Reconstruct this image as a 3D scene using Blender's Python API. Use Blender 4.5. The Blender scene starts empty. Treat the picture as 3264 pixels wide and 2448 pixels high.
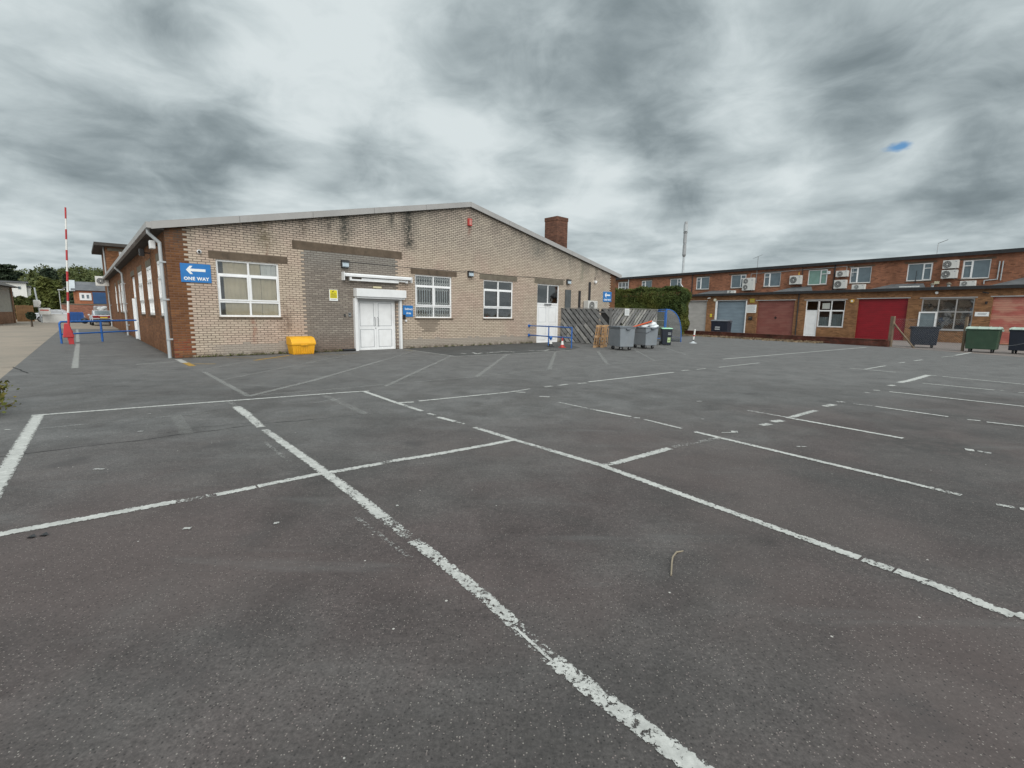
import bpy, bmesh, math, random
import numpy as np
from mathutils import Vector, Matrix
random.seed(7); RNG = np.random.default_rng(11)
scene = bpy.context.scene
C = scene.collection
rad = math.radians

# ------------------------------------------------------------------ camera
FPX, CX, CY, CAMH = 1500., 1632., 1224., 1.6
ROLL = 0.014
PITCH = math.atan(222*math.cos(ROLL)/FPX)
def _rx(a): c, s = math.cos(a), math.sin(a); return np.array([[1,0,0],[0,c,-s],[0,s,c]])
def _rz(a): c, s = math.cos(a), math.sin(a); return np.array([[c,-s,0],[s,c,0],[0,0,1.]])
RC = _rx(math.pi/2-PITCH) @ _rz(ROLL)
CAMP = np.array([0, 0, CAMH])
cam = bpy.data.cameras.new('camera'); cob = bpy.data.objects.new('camera', cam); C.objects.link(cob)
cam.sensor_width = 36; cam.lens = FPX/3264*36; cam.clip_start = .05; cam.clip_end = 5000
mw = Matrix([list(r) for r in RC]).to_4x4(); mw.translation = Vector(CAMP); cob.matrix_world = mw
scene.camera = cob
scene.render.resolution_x = 1024; scene.render.resolution_y = 768
scene.view_settings.view_transform = 'Standard'; scene.view_settings.look = 'None'
scene.view_settings.exposure = 0.0; scene.view_settings.gamma = 1.0
scene.render.engine = 'CYCLES'
def ray(x, y): return RC @ np.array([(x-CX)/FPX, -(y-CY)/FPX, -1.])
def G(x, y, z=0.):
    d = ray(x, y); t = (z-CAMH)/d[2]; p = CAMP+d*t; return Vector((p[0], p[1], z))
def at(x, y, D):
    d = ray(x, y); s = D/math.hypot(d[0], d[1]); return Vector(CAMP+d*s)

# ------------------------------------------------------------------ node helper
class NT:
    def __init__(s, nt): s.nt = nt; s.N = nt.nodes; s.L = nt.links
    def new(s, t, **k):
        n = s.N.new(t)
        for a, b in k.items(): setattr(n, a, b)
        return n
    def inp(s, sock, v):
        if v is None: return
        if isinstance(v, bpy.types.NodeSocket): s.L.new(v, sock)
        else:
            if sock.type == 'RGBA' and not hasattr(v, '__len__'): v = (v, v, v)
            if sock.type == 'RGBA' and len(v) == 3: v = (*v, 1)
            sock.default_value = v
    def m(s, op, a, b=None, c=None, clamp=False):
        n = s.new('ShaderNodeMath', operation=op); n.use_clamp = clamp
        for i, v in enumerate((a, b, c)): s.inp(n.inputs[i], v)
        return n.outputs[0]
    def vm(s, op, a, b=None, c=None, out=0):
        n = s.new('ShaderNodeVectorMath', operation=op)
        s.inp(n.inputs[0], a); s.inp(n.inputs[1], b)
        if c is not None: s.inp(n.inputs[3] if op == 'SCALE' else n.inputs[2], c)
        return n.outputs['Value' if op in ('DOT_PRODUCT', 'LENGTH') else 'Vector']
    def add(s, a, b): return s.m('ADD', a, b)
    def sub(s, a, b): return s.m('SUBTRACT', a, b)
    def mul(s, a, b): return s.m('MULTIPLY', a, b)
    def sm(s, x, a, b, lo=0., hi=1.):          # smooth map
        n = s.new('ShaderNodeMapRange', interpolation_type='SMOOTHSTEP')
        s.inp(n.inputs[0], x)
        for i, v in enumerate((a, b, lo, hi)): s.inp(n.inputs[i+1], v)
        return n.outputs[0]
    def lin(s, x, a, b, lo=0., hi=1.):
        n = s.new('ShaderNodeMapRange'); s.inp(n.inputs[0], x)
        for i, v in enumerate((a, b, lo, hi)): s.inp(n.inputs[i+1], v)
        return n.outputs[0]
    def band(s, x, a, b, e=.001): return s.mul(s.sm(x, a-e, a+e), s.sm(x, b+e, b-e))
    def noise(s, vec, scale, detail=3, rough=.5, dist=0., dim='3D'):
        n = s.new('ShaderNodeTexNoise', noise_dimensions=dim)
        s.inp(n.inputs['Vector'], vec); s.inp(n.inputs['Scale'], scale); s.inp(n.inputs['Detail'], detail)
        s.inp(n.inputs['Roughness'], rough); s.inp(n.inputs['Distortion'], dist)
        return n.outputs['Fac']
    def noisec(s, vec, scale, detail=3, rough=.5):
        n = s.new('ShaderNodeTexNoise'); s.inp(n.inputs['Vector'], vec); s.inp(n.inputs['Scale'], scale); s.inp(n.inputs['Detail'], detail); s.inp(n.inputs['Roughness'], rough)
        return n.outputs['Color']
    def white(s, vec):
        n = s.new('ShaderNodeTexWhiteNoise', noise_dimensions='3D'); s.inp(n.inputs['Vector'], vec); return n.outputs['Value'], n.outputs['Color']
    def voro(s, vec, scale, feature='F1'):
        n = s.new('ShaderNodeTexVoronoi', feature=feature); s.inp(n.inputs['Vector'], vec); s.inp(n.inputs['Scale'], scale); return n
    def mix(s, f, a, b, blend='MIX'):
        n = s.new('ShaderNodeMix', data_type='RGBA', blend_type=blend)
        s.inp(n.inputs[0], f); s.inp(n.inputs[6], a); s.inp(n.inputs[7], b); return n.outputs[2]
    def comb(s, x, y, z):
        n = s.new('ShaderNodeCombineXYZ')
        for i, v in enumerate((x, y, z)): s.inp(n.inputs[i], v)
        return n.outputs[0]
    def sep(s, v):
        n = s.new('ShaderNodeSeparateXYZ'); s.inp(n.inputs[0], v); return n.outputs
    def obj(s): return s.new('ShaderNodeTexCoord').outputs['Object']
    def geo(s): return s.new('ShaderNodeNewGeometry').outputs['Position']
    def bump(s, h, strength=.3, dist=.01):
        n = s.new('ShaderNodeBump'); s.inp(n.inputs['Height'], h); s.inp(n.inputs['Strength'], strength); s.inp(n.inputs['Distance'], dist); return n.outputs[0]

def newmat(name):
    m = bpy.data.materials.new(name); m.use_nodes = True
    n = NT(m.node_tree); b = m.node_tree.nodes['Principled BSDF']; return m, n, b
def setp(n, b, color=None, rough=None, metal=None, spec=None, normal=None, alpha=None):
    for k, v in (('Base Color', color), ('Roughness', rough), ('Metallic', metal), ('Specular IOR Level', spec), ('Normal', normal), ('Alpha', alpha)):
        if v is not None: n.inp(b.inputs[k], v)

# ------------------------------------------------------------------ world (overcast sky)
SUN_EL, SUN_AZ = 36., 165.      # azimuth: compass-like from +Y clockwise; behind the camera
world = bpy.data.worlds.new('World'); scene.world = world; world.use_nodes = True
wn = NT(world.node_tree); wn.N.clear()
out = wn.new('ShaderNodeOutputWorld'); bg = wn.new('ShaderNodeBackground')
sky = wn.new('ShaderNodeTexSky', sky_type='NISHITA'); sky.sun_disc = False
sky.sun_elevation = rad(SUN_EL); sky.sun_rotation = rad(SUN_AZ)
dirv = wn.new('ShaderNodeTexCoord').outputs['Generated']
sx, sy, sz = wn.sep(dirv)
den = wn.add(wn.m('MAXIMUM', sz, 0.), .11)
pv = wn.comb(wn.m('DIVIDE', sx, den), wn.m('DIVIDE', sy, den), 0.)
warp = wn.vm('SCALE', wn.vm('SUBTRACT', wn.noisec(pv, .8, 4, .5), (.5, .5, .5)), None, .46)
dw = wn.vm('NORMALIZE', wn.vm('ADD', dirv, wn.vm('MULTIPLY', warp, wn.comb(.62, .62, .42))))
# large light and dark cloud masses, as directions in the sky: azimuth px, elevation px of the view, sharpness, weight
BLOBS = [(600,60,260,-.45),(240,290,220,-.30),(420,370,300,-.30),(640,470,260,-.62),(760,500,400,-.3),(480,590,300,-.20),(250,520,300,-.25),(1100,450,300,-.36),(1240,560,400,-.25),(1020,540,300,-.2),
 (1420,200,400,-.40),(1620,60,160,-.45),(1900,20,160,-.5),(2150,20,160,-.35),(1780,300,260,-.60),(1930,200,200,-.35),(2080,430,400,-.58),(1950,440,400,-.3),(2200,330,300,-.25),(2160,640,400,-.42),(2350,620,400,-.28),(2700,180,260,-.42),(2640,110,200,-.2),(2680,410,300,-.5),(2560,440,300,-.2),(3120,450,260,-.60),(3230,380,200,-.4),(3020,530,500,-.3),(2750,600,400,-.2),(3200,640,400,-.25),(3000,130,200,-.12),
 (80,460,300,-.25),(1450,600,400,-.12),
 (250,60,160,.22),(60,200,200,.22),(1020,260,140,.42),(820,200,200,.22),(900,60,160,.18),(1380,320,300,.3),(1600,400,500,.3),(1500,470,500,.3),(1900,560,400,.42),(1880,480,600,.2),(1290,50,200,.1),(2330,480,300,.3),(2450,280,200,.18),(2880,450,700,.45),(2860,540,500,.3),(2400,120,200,.22),(3050,60,160,.12),(2900,270,300,.2),(960,540,500,.25),(540,250,300,.25),(330,180,200,.1),(120,600,300,.28),(2100,250,400,.12),(2950,650,300,.15),(2600,560,500,.2),(1150,130,200,.15)]
acc = None
for (x, y, k, w) in BLOBS:
    d = ray(x, y); d = d/np.linalg.norm(d)
    dt = wn.vm('DOT_PRODUCT', dw, tuple(float(q) for q in d))
    e = wn.mul(wn.m('EXPONENT', wn.mul(wn.sub(dt, 1.), float(k)*.85)), float(w))
    acc = e if acc is None else wn.add(acc, e)
n1 = wn.noise(pv, .95, 6, .5, .3)
n2 = wn.noise(wn.vm('ADD', pv, (7.1, 3.3, 2.)), 3.2, 5, .5, .2)
n4 = wn.noise(wn.vm('MULTIPLY', wn.vm('ADD', pv, (1.1, 9.3, 2.)), (1., 1.6, 1.)), 1.1, 5, .5, .2)
acc = wn.m('DIVIDE', acc, wn.add(1., wn.mul(wn.m('ABSOLUTE', acc), .85)))
dens = wn.add(wn.add(wn.mul(acc, .78), wn.mul(wn.sub(n1, .5), 1.0)), wn.add(wn.mul(wn.sub(n2, .5), .52), wn.mul(wn.sub(n4, .5), .5)))
n5 = wn.noise(wn.vm('MULTIPLY', wn.vm('ADD', dirv, wn.vm('SCALE', warp, None, .25)), (1., 1., 1.9)), 7.5, 7, .58, .5)
val = wn.add(wn.add(dens, wn.mul(wn.sub(n5, .5), .80)), .735)
rp = wn.new('ShaderNodeValToRGB'); wn.L.new(val, rp.inputs[0])
cr = rp.color_ramp; cr.interpolation = 'B_SPLINE'
stops = [(0., (.128,.160,.174)), (.27, (.200,.242,.260)), (.52, (.335,.388,.405)), (.76, (.465,.525,.54)), (1., (.60,.655,.665))]
cr.elements[0].position = 0; cr.elements[1].position = 1
for i, (p, c) in enumerate(stops):
    e = cr.elements[0] if i == 0 else (cr.elements[-1] if i == len(stops)-1 else cr.elements.new(p))
    e.color = (*c, 1)
cloud = rp.outputs[0]
# overcast skies are brighter towards the zenith (above the picture)
zen = wn.sm(sz, .62, .95, 1., 2.6)
cloud = wn.vm('SCALE', cloud, None, zen)
skyc = wn.vm('SCALE', sky.outputs[0], None, .10)
gd = ray(2862, 468); gd = gd/np.linalg.norm(gd)
gap = wn.sm(wn.add(wn.vm('LENGTH', wn.vm('MULTIPLY', wn.vm('SUBTRACT', dirv, tuple(float(q) for q in gd)), (1., 1., 2.4))), wn.mul(wn.sub(wn.noise(wn.vm('MULTIPLY', dirv, (1.,1.,2.)), 40., 3, .5), .5), .03)), .020, .004)
colr = wn.mix(gap, cloud, wn.vm('MULTIPLY', skyc, (.6, .85, 1.0)))
wn.L.new(colr, bg.inputs[0]); bg.inputs[1].default_value = 1.0
wn.L.new(bg.outputs[0], out.inputs[0])
sun = bpy.data.lights.new('sun', 'SUN'); sun.energy = 2.2; sun.angle = rad(60); sun.color = (1., .96, .9)
so = bpy.data.objects.new('sun', sun); C.objects.link(so)
_a = rad(SUN_AZ); _e = rad(SUN_EL)
sd = Vector((math.sin(_a)*math.cos(_e), math.cos(_a)*math.cos(_e), math.sin(_e)))
so.rotation_euler = (-sd).to_track_quat('-Z', 'Y').to_euler(); so.location = (0, 0, 40)
scene.view_settings.exposure = 0.25

# ------------------------------------------------------------------ frames
class Frame:
    def __init__(s, o, ang): s.o = Vector((o[0], o[1], 0)); s.a = ang; s.x = Vector((math.cos(ang), math.sin(ang), 0)); s.y = Vector((-math.sin(ang), math.cos(ang), 0))
    def w(s, x, y, z=0.): return s.o+s.x*x+s.y*y+Vector((0, 0, z))
    def px(s, X, Y, off=0.):
        d = Vector(ray(X, Y)); c = Vector(CAMP); t = ((s.o-c).dot(s.y)+off)/d.dot(s.y); p = c+d*t; return (p-s.o).dot(s.x), p[2]
FM = Frame(G(559, 1142), rad(42.396))            # main building: x along the gable wall, y into the building
FU = Frame(G(2800, 1082), rad(124.419-180))      # row of units: x to the right, y into the building

# ------------------------------------------------------------------ mesh builder
class MB:
    def __init__(s): s.v = []; s.f = []; s.mi = []; s.cur = 0
    def poly(s, pts, idx=None):
        b = len(s.v); s.v += [tuple(p) for p in pts]
        for f in (idx or [tuple(range(len(pts)))]): s.f.append(tuple(b+i for i in f)); s.mi.append(s.cur)
        return s
    def hexa(s, p):     # 8 points: bottom 4 ccw, top 4 ccw
        return s.poly(p, [(3,2,1,0),(4,5,6,7),(0,1,5,4),(1,2,6,5),(2,3,7,6),(3,0,4,7)])
    def box(s, x0, x1, y0, y1, z0, z1):
        if x0 > x1: x0, x1 = x1, x0
        if y0 > y1: y0, y1 = y1, y0
        if z0 > z1: z0, z1 = z1, z0
        return s.hexa([(x0,y0,z0),(x1,y0,z0),(x1,y1,z0),(x0,y1,z0),(x0,y0,z1),(x1,y0,z1),(x1,y1,z1),(x0,y1,z1)])
    def taper(s, x0, x1, y0, y1, z0, X0, X1, Y0, Y1, z1):
        return s.hexa([(x0,y0,z0),(x1,y0,z0),(x1,y1,z0),(x0,y1,z0),(X0,Y0,z1),(X1,Y0,z1),(X1,Y1,z1),(X0,Y1,z1)])
    def prism(s, poly, d):      # planar polygon extruded by vector d
        n = len(poly); d = Vector(d); P = [Vector(p) for p in poly]; Q = [p+d for p in P]
        idx = [tuple(range(n))[::-1], tuple(range(n, 2*n))]+[(i, (i+1) % n, n+(i+1) % n, n+i) for i in range(n)]
        return s.poly(P+Q, idx)
    def cyl(s, p0, p1, r, seg=12, r2=None, caps=True):
        p0 = Vector(p0); p1 = Vector(p1); r2 = r if r2 is None else r2
        a = (p1-p0).normalized(); u = a.orthogonal().normalized(); w = a.cross(u)
        ring = lambda p, q: [p+u*(q*math.cos(2*math.pi*i/seg))+w*(q*math.sin(2*math.pi*i/seg)) for i in range(seg)]
        pts = ring(p0, r)+ring(p1, r2)
        idx = [(i, (i+1) % seg, seg+(i+1) % seg, seg+i) for i in range(seg)]
        if caps: idx += [tuple(range(seg))[::-1], tuple(range(seg, 2*seg))]
        return s.poly(pts, idx)
    def tube(s, pts, r, seg=8):
        for a, b in zip(pts[:-1], pts[1:]): s.cyl(a, b, r, seg)
        for p in pts[1:-1]: s.ball(p, r*1.02, 8, 5)
        return s
    def ball(s, c, r, seg=12, rings=7, sc=(1,1,1)):
        c = Vector(c); pts = [c+Vector((0,0,r*sc[2]))]
        for i in range(1, rings):
            t = math.pi*i/rings
            for j in range(seg):
                p = 2*math.pi*j/seg; pts.append(c+Vector((r*sc[0]*math.sin(t)*math.cos(p), r*sc[1]*math.sin(t)*math.sin(p), r*sc[2]*math.cos(t))))
        pts.append(c-Vector((0,0,r*sc[2]))); n = len(pts)-1; idx = []
        for j in range(seg): idx.append((0, 1+j, 1+(j+1) % seg)); idx.append((n, n-seg+(j+1) % seg, n-seg+j))
        for i in range(rings-2):
            for j in range(seg): a = 1+i*seg+j; b = 1+i*seg+(j+1) % seg; idx.append((a, a+seg, b+seg, b))
        return s.poly(pts, idx)
    def lathe(s, prof, c=(0,0,0), seg=16):
        c = Vector(c); pts = []; n = len(prof)
        for (r, z) in prof:
            for j in range(seg): a = 2*math.pi*j/seg; pts.append(c+Vector((r*math.cos(a), r*math.sin(a), z)))
        idx = [(i*seg+j, i*seg+(j+1) % seg, (i+1)*seg+(j+1) % seg, (i+1)*seg+j) for i in range(n-1) for j in range(seg)]
        idx += [tuple(range(seg))[::-1], tuple((n-1)*seg+j for j in range(seg))]
        return s.poly(pts, idx)
    def xf(s, M, start=0): s.v[start:] = [tuple(M @ Vector(p)) for p in s.v[start:]]; return s
    def build(s, name, mats, parent=None, loc=None, rz=None, bevel=0, smooth=False):
        me = bpy.data.meshes.new(name); me.from_pydata(s.v, [], s.f); me.validate()
        mats = mats if isinstance(mats, (list, tuple)) else [mats]
        for m in mats: me.materials.append(m)
        if len(mats) > 1: me.polygons.foreach_set('material_index', s.mi)
        bm = bmesh.new(); bm.from_mesh(me); bmesh.ops.recalc_face_normals(bm, faces=bm.faces); bm.to_mesh(me); bm.free()
        if smooth:
            me.polygons.foreach_set('use_smooth', [True]*len(me.polygons))
            try: me.set_sharp_from_angle(angle=rad(40))
            except Exception: pass
        o = bpy.data.objects.new(name, me); C.objects.link(o)
        if parent: o.parent = parent
        if loc is not None: o.location = loc
        if rz is not None: o.rotation_euler = (0, 0, rz)
        if bevel:
            b = o.modifiers.new('bevel', 'BEVEL'); b.width = bevel; b.segments = 2; b.limit_method = 'ANGLE'
        return o
def B(x0, x1, y0, y1, z0, z1): return MB().box(x0, x1, y0, y1, z0, z1)
def thing(name, label, cat, loc=(0,0,0), rz=0., group=None):
    o = bpy.data.objects.new(name, None); C.objects.link(o); o.empty_display_size = .2
    o.location = loc; o.rotation_euler = (0, 0, rz); o['label'] = label; o['category'] = cat
    if group: o['group'] = group
    return o
def tag(o, label, cat, group=None):
    o['label'] = label; o['category'] = cat
    if group: o['group'] = group
    return o
def struct(o): o['kind'] = 'structure'; return o
def kids(o): return [c for c in bpy.data.objects if c.parent == o]
def dup(root, loc, rz=None, label=None, group=None):
    def cp(o, par):
        c = o.copy(); C.objects.link(c)
        if par: c.parent = par
        for k in kids(o): cp(k, c)
        return c
    r = cp(root, None); r.location = loc
    if rz is not None: r.rotation_euler = (0, 0, rz)
    if label: r['label'] = label
    if group: r['group'] = group
    return r
def text(name, body, size, mat, parent, loc, bold=0., align='CENTER', ext=.002, rot=(math.pi/2, 0, 0), sx=1., depsg=[None]):
    cu = bpy.data.curves.new(name, 'FONT'); cu.body = body; cu.size = size; cu.align_x = align; cu.align_y = 'CENTER'
    cu.extrude = ext; cu.space_character = 1.12; cu.offset = bold; cu.resolution_u = 3
    t = bpy.data.objects.new('tmp', cu); C.objects.link(t)
    dg = bpy.context.evaluated_depsgraph_get(); me = bpy.data.meshes.new_from_object(t.evaluated_get(dg))
    bpy.data.objects.remove(t)
    me.materials.clear(); me.materials.append(mat)
    o = bpy.data.objects.new(name, me); C.objects.link(o); o.parent = parent; o.location = loc; o.rotation_euler = rot; o.scale = (sx, 1, 1)
    return o

# ------------------------------------------------------------------ materials
def plain(name, col, rough=.6, var=.12, scale=4., metal=0., spec=.5, dirt=0., dirtcol=(.05,.045,.035), bump=0.):
    m, n, b = newmat(name); o = n.obj()
    k = n.lin(n.noise(o, scale, 5, .6), .3, .7, 1-var, 1+var)
    c = n.vm('SCALE', tuple(col), None, k)
    if dirt:
        d = n.mul(n.sm(n.noise(n.vm('MULTIPLY', o, (1., 1., .5)), scale*1.7, 6, .65), .48, .78), dirt); c = n.mix(d, c, dirtcol)
    setp(n, b, c, n.lin(n.noise(o, scale*3, 3), .3, .7, max(rough-.08, .02), min(rough+.08, 1)), metal, spec)
    if bump: setp(n, b, normal=n.bump(n.noise(o, scale*14, 3), bump, .01))
    return m
def bricks(n, w=.24, h=.08, mort=.014, jit=True):
    o = n.obj(); x, y, z = n.sep(o)
    u = n.add(x, y)
    wob = n.mul(n.sub(n.noise(o, 9, 2), .5), .006) if jit else 0.
    zz = n.add(z, n.add(wob, 20*h)); rowf = n.m('DIVIDE', zz, h); row = n.m('FLOOR', rowf); fr = n.m('FRACT', rowf)
    off = n.m('FRACT', n.mul(row, .5)); uf = n.add(n.m('DIVIDE', n.add(u, wob), w), n.add(off, 400.)); col = n.m('FLOOR', uf); fu = n.m('FRACT', uf)
    mu = n.mul(n.m('MINIMUM', fu, n.sub(1., fu)), w); mv = n.mul(n.m('MINIMUM', fr, n.sub(1., fr)), h)
    mk = n.mul(n.sm(mu, mort*.3, mort*.75), n.sm(mv, mort*.3, mort*.75))
    rv, rc = n.white(n.comb(col, row, 3.)); 
    uc = n.mul(n.sub(n.sub(n.add(col, .5), off), 400.), w); zc = n.sub(n.mul(n.add(row, .5), h), 20*h)
    return dict(o=o, u=u, z=z, x=x, y=y, mask=mk, r=rv, uc=uc, zc=zc, row=row)
def redbrick(name, c0, c1, mort, w=.24, h=.08, mw=.012, dark=.25, hz=.6):
    m, n, b = newmat(name); q = bricks(n, w, h, mw)
    c = n.mix(q['r'], c0, c1)
    c = n.mix(n.sm(n.white(n.comb(q['uc'], q['zc'], 9.))[0], .80, 1.), c, tuple(v*.5 for v in c0))
    c = n.vm('SCALE', c, None, n.lin(n.noise(q['o'], 30, 4, .7), .25, .75, .78, 1.2))
    c = n.mix(q['mask'], mort, c)
    c = n.vm('SCALE', c, None, n.lin(n.noise(n.vm('MULTIPLY', q['o'], (1, 1, .6)), hz, 6, .65), .3, .7, 1-dark, 1+dark))
    c = n.mix(n.mul(n.sm(q['z'], .7, 0.), n.sm(n.noise(q['o'], 1.6, 5), .35, .65)), c, tuple(v*.55 for v in c0))
    setp(n, b, c, .9, spec=.2, normal=n.bump(q['mask'], .5, .008))
    return m
M = {}
M['red_brick'] = redbrick('red_brick', (.25,.112,.050), (.15,.066,.032), (.13,.085,.06))
M['unit_brick'] = redbrick('unit_brick', (.31,.16,.078), (.20,.10,.052), (.17,.115,.07), dark=.25)
M['unit_brick_upper'] = redbrick('unit_brick_upper', (.34,.145,.082), (.23,.097,.058), (.17,.12,.095), dark=.3)
M['chimney_brick'] = redbrick('chimney_brick', (.20,.092,.060), (.115,.056,.040), (.10,.07,.055), dark=.35)
M['low_wall_brick'] = redbrick('low_wall_brick', (.15,.05,.035), (.08,.04,.03), (.07,.055,.045), dark=.5, hz=1.2)

def facade_material():
    m, n, b = newmat('cream_facade_brick'); q = bricks(n, .24, .08, .020)
    u, z, uc, zc = q['u'], q['z'], q['uc'], q['zc']; o = q['o']
    fine = n.noise(o, 28, 4, .7); big = n.noise(o, .55, 5, .6); mid = n.noise(o, 2.3, 5, .65)
    cream = n.mix(q['r'], (.56,.47,.375), (.47,.39,.31))
    cream = n.mix(n.sm(big, .42, .62), cream, n.mix(q['r'], (.56,.44,.36), (.46,.355,.29)))   # pinker areas
    cream = n.mix(n.mul(n.sm(z, 3.4, 5.2), .55), cream, n.mix(q['r'], (.47,.43,.365), (.38,.345,.30)))       # greyer towards the verge
    cream = n.mix(n.mul(n.sm(u, 14, 20), .45), cream, n.mix(q['r'], (.50,.455,.38), (.43,.39,.325)))
    cream = n.vm('SCALE', cream, None, n.lin(fine, .25, .75, .86, 1.1))
    grey = n.mix(q['r'], (.28,.245,.212), (.21,.182,.158))
    lightones = n.sm(n.white(n.comb(uc, zc, 4.))[0], .86, .92)
    grey = n.mix(n.mul(lightones, .6), grey, (.34,.305,.26))
    grey = n.mix(n.mul(n.sm(z, .9, .1), .5), grey, (.17,.10,.075))
    grey = n.mix(n.mul(n.sm(z, 2.9, 3.9), .55), grey, (.25,.25,.235))
    grey = n.vm('SCALE', grey, None, n.lin(fine, .25, .75, .8, 1.15))
    red = n.mix(q['r'], (.20,.092,.040), (.125,.055,.026)); red = n.mix(n.sm(z, 1.1, .2), red, n.mix(q['r'], (.20,.050,.030), (.26,.125,.055)))
    red = n.vm('SCALE', red, None, n.lin(mid, .3, .7, .75, 1.2))
    mort = n.mix(n.sm(mid, .35, .65), (.14,.11,.088), (.235,.19,.152))
    mortc = n.mix(n.mul(n.sm(z, 3.9, 5.2), n.sm(big, .30, .55)), mort, (.045,.042,.038))
    # grey infill panel left and above the delivery doors (toothed by whole bricks), and the patch under the second window
    infill = n.mul(n.band(uc, 4.22, 8.17), n.sm(z, 3.935, 3.93))
    patch = n.mul(n.mul(n.m('GREATER_THAN', uc, n.add(9.28, n.mul(n.m('SUBTRACT', 1.22, zc), .55))), n.m('LESS_THAN', uc, n.sub(10.42, n.mul(n.m('SUBTRACT', 1.22, zc), .45)))), n.band(zc, .74, 1.26))
    body = n.mix(infill, n.mix(q['mask'], mortc, cream), n.mix(q['mask'], (.135,.118,.102), grey))
    body = n.mix(n.mul(patch, q['mask']), body, (.27,.225,.18))
    # worn plinth courses (render washed over the lowest bricks)
    pl = n.mul(n.m('LESS_THAN', zc, n.add(.36, n.mul(n.sm(n.white(n.comb(uc, zc, 5.))[0], .75, .8), .12))), n.mul(n.sub(1., infill), n.sm(u, .7, 1.6)))
    plc = n.mix(mid, (.32,.285,.25), (.24,.215,.19)); plc = n.mix(n.mul(q['mask'], .45), plc, (.38,.34,.29))
    body = n.mix(n.mul(pl, .85), body, plc)
    redm = n.m('MAXIMUM', n.m('LESS_THAN', uc, .50), n.m('GREATER_THAN', uc, 23.85))
    body = n.mix(redm, body, n.mix(q['mask'], (.16,.09,.06), red))
    # stains with a shape of their own
    def streak(x0, wd, z0, z1, noi=.5):
        wav = n.add(u, n.mul(n.sub(n.noise(o, 1.8, 4, .6), .5), .5))
        a = n.m('EXPONENT', n.mul(n.m('POWER', n.m('DIVIDE', n.m('ABSOLUTE', n.sub(wav, x0)), wd), 2.), -1.))
        return n.mul(n.mul(a, n.mul(n.sm(z, z0-.25, z0+.3), n.sm(z, z1+.9, z1-.2))), n.sm(n.noise(o, 7, 5, .7), .34, .56))
    for (x0, wd, z0, z1, colr, st) in [(2.95,.24,3.85,5.1,(.10,.085,.05),.75),(5.95,.2,4.35,5.6,(.035,.04,.035),.9),(5.3,.15,4.7,5.4,(.06,.05,.04),.6),(4.3,.2,4.5,5.2,(.08,.06,.045),.6),
        (8.85,.3,4.4,6.1,(.03,.034,.03),.95),(8.05,.12,5.2,5.9,(.04,.045,.04),.7),(3.0,.05,2.6,3.6,(.12,.05,.03),.5),(2.45,.08,.5,1.3,(.28,.10,.06),.5),(17.0,.5,4.7,5.8,(.10,.11,.10),.55),(20.9,.2,3.7,4.9,(.10,.12,.09),.5),(3.55,.2,.8,1.35,(.10,.06,.04),.6),(12.2,.12,5.4,5.85,(.2,.07,.05),.5)]:
        body = n.mix(n.mul(streak(x0, wd, z0, z1), st), body, colr)
    # black growth on the joints below the verge
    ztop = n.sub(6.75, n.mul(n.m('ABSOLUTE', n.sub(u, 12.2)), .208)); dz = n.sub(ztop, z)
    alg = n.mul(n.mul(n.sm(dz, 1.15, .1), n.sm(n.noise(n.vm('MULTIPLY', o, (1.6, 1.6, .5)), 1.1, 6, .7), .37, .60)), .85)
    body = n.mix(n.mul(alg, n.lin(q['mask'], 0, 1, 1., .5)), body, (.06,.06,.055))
    dl = n.mul(n.sm(z, .22, .0), n.sm(n.noise(o, 3.5, 5, .7), .4, .6)); body = n.mix(n.mul(dl, .8), body, (.075,.055,.035))
    setp(n, b, body, .9, spec=.2, normal=n.bump(q['mask'], .6, .012))
    return m
M['facade'] = facade_material()

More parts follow.
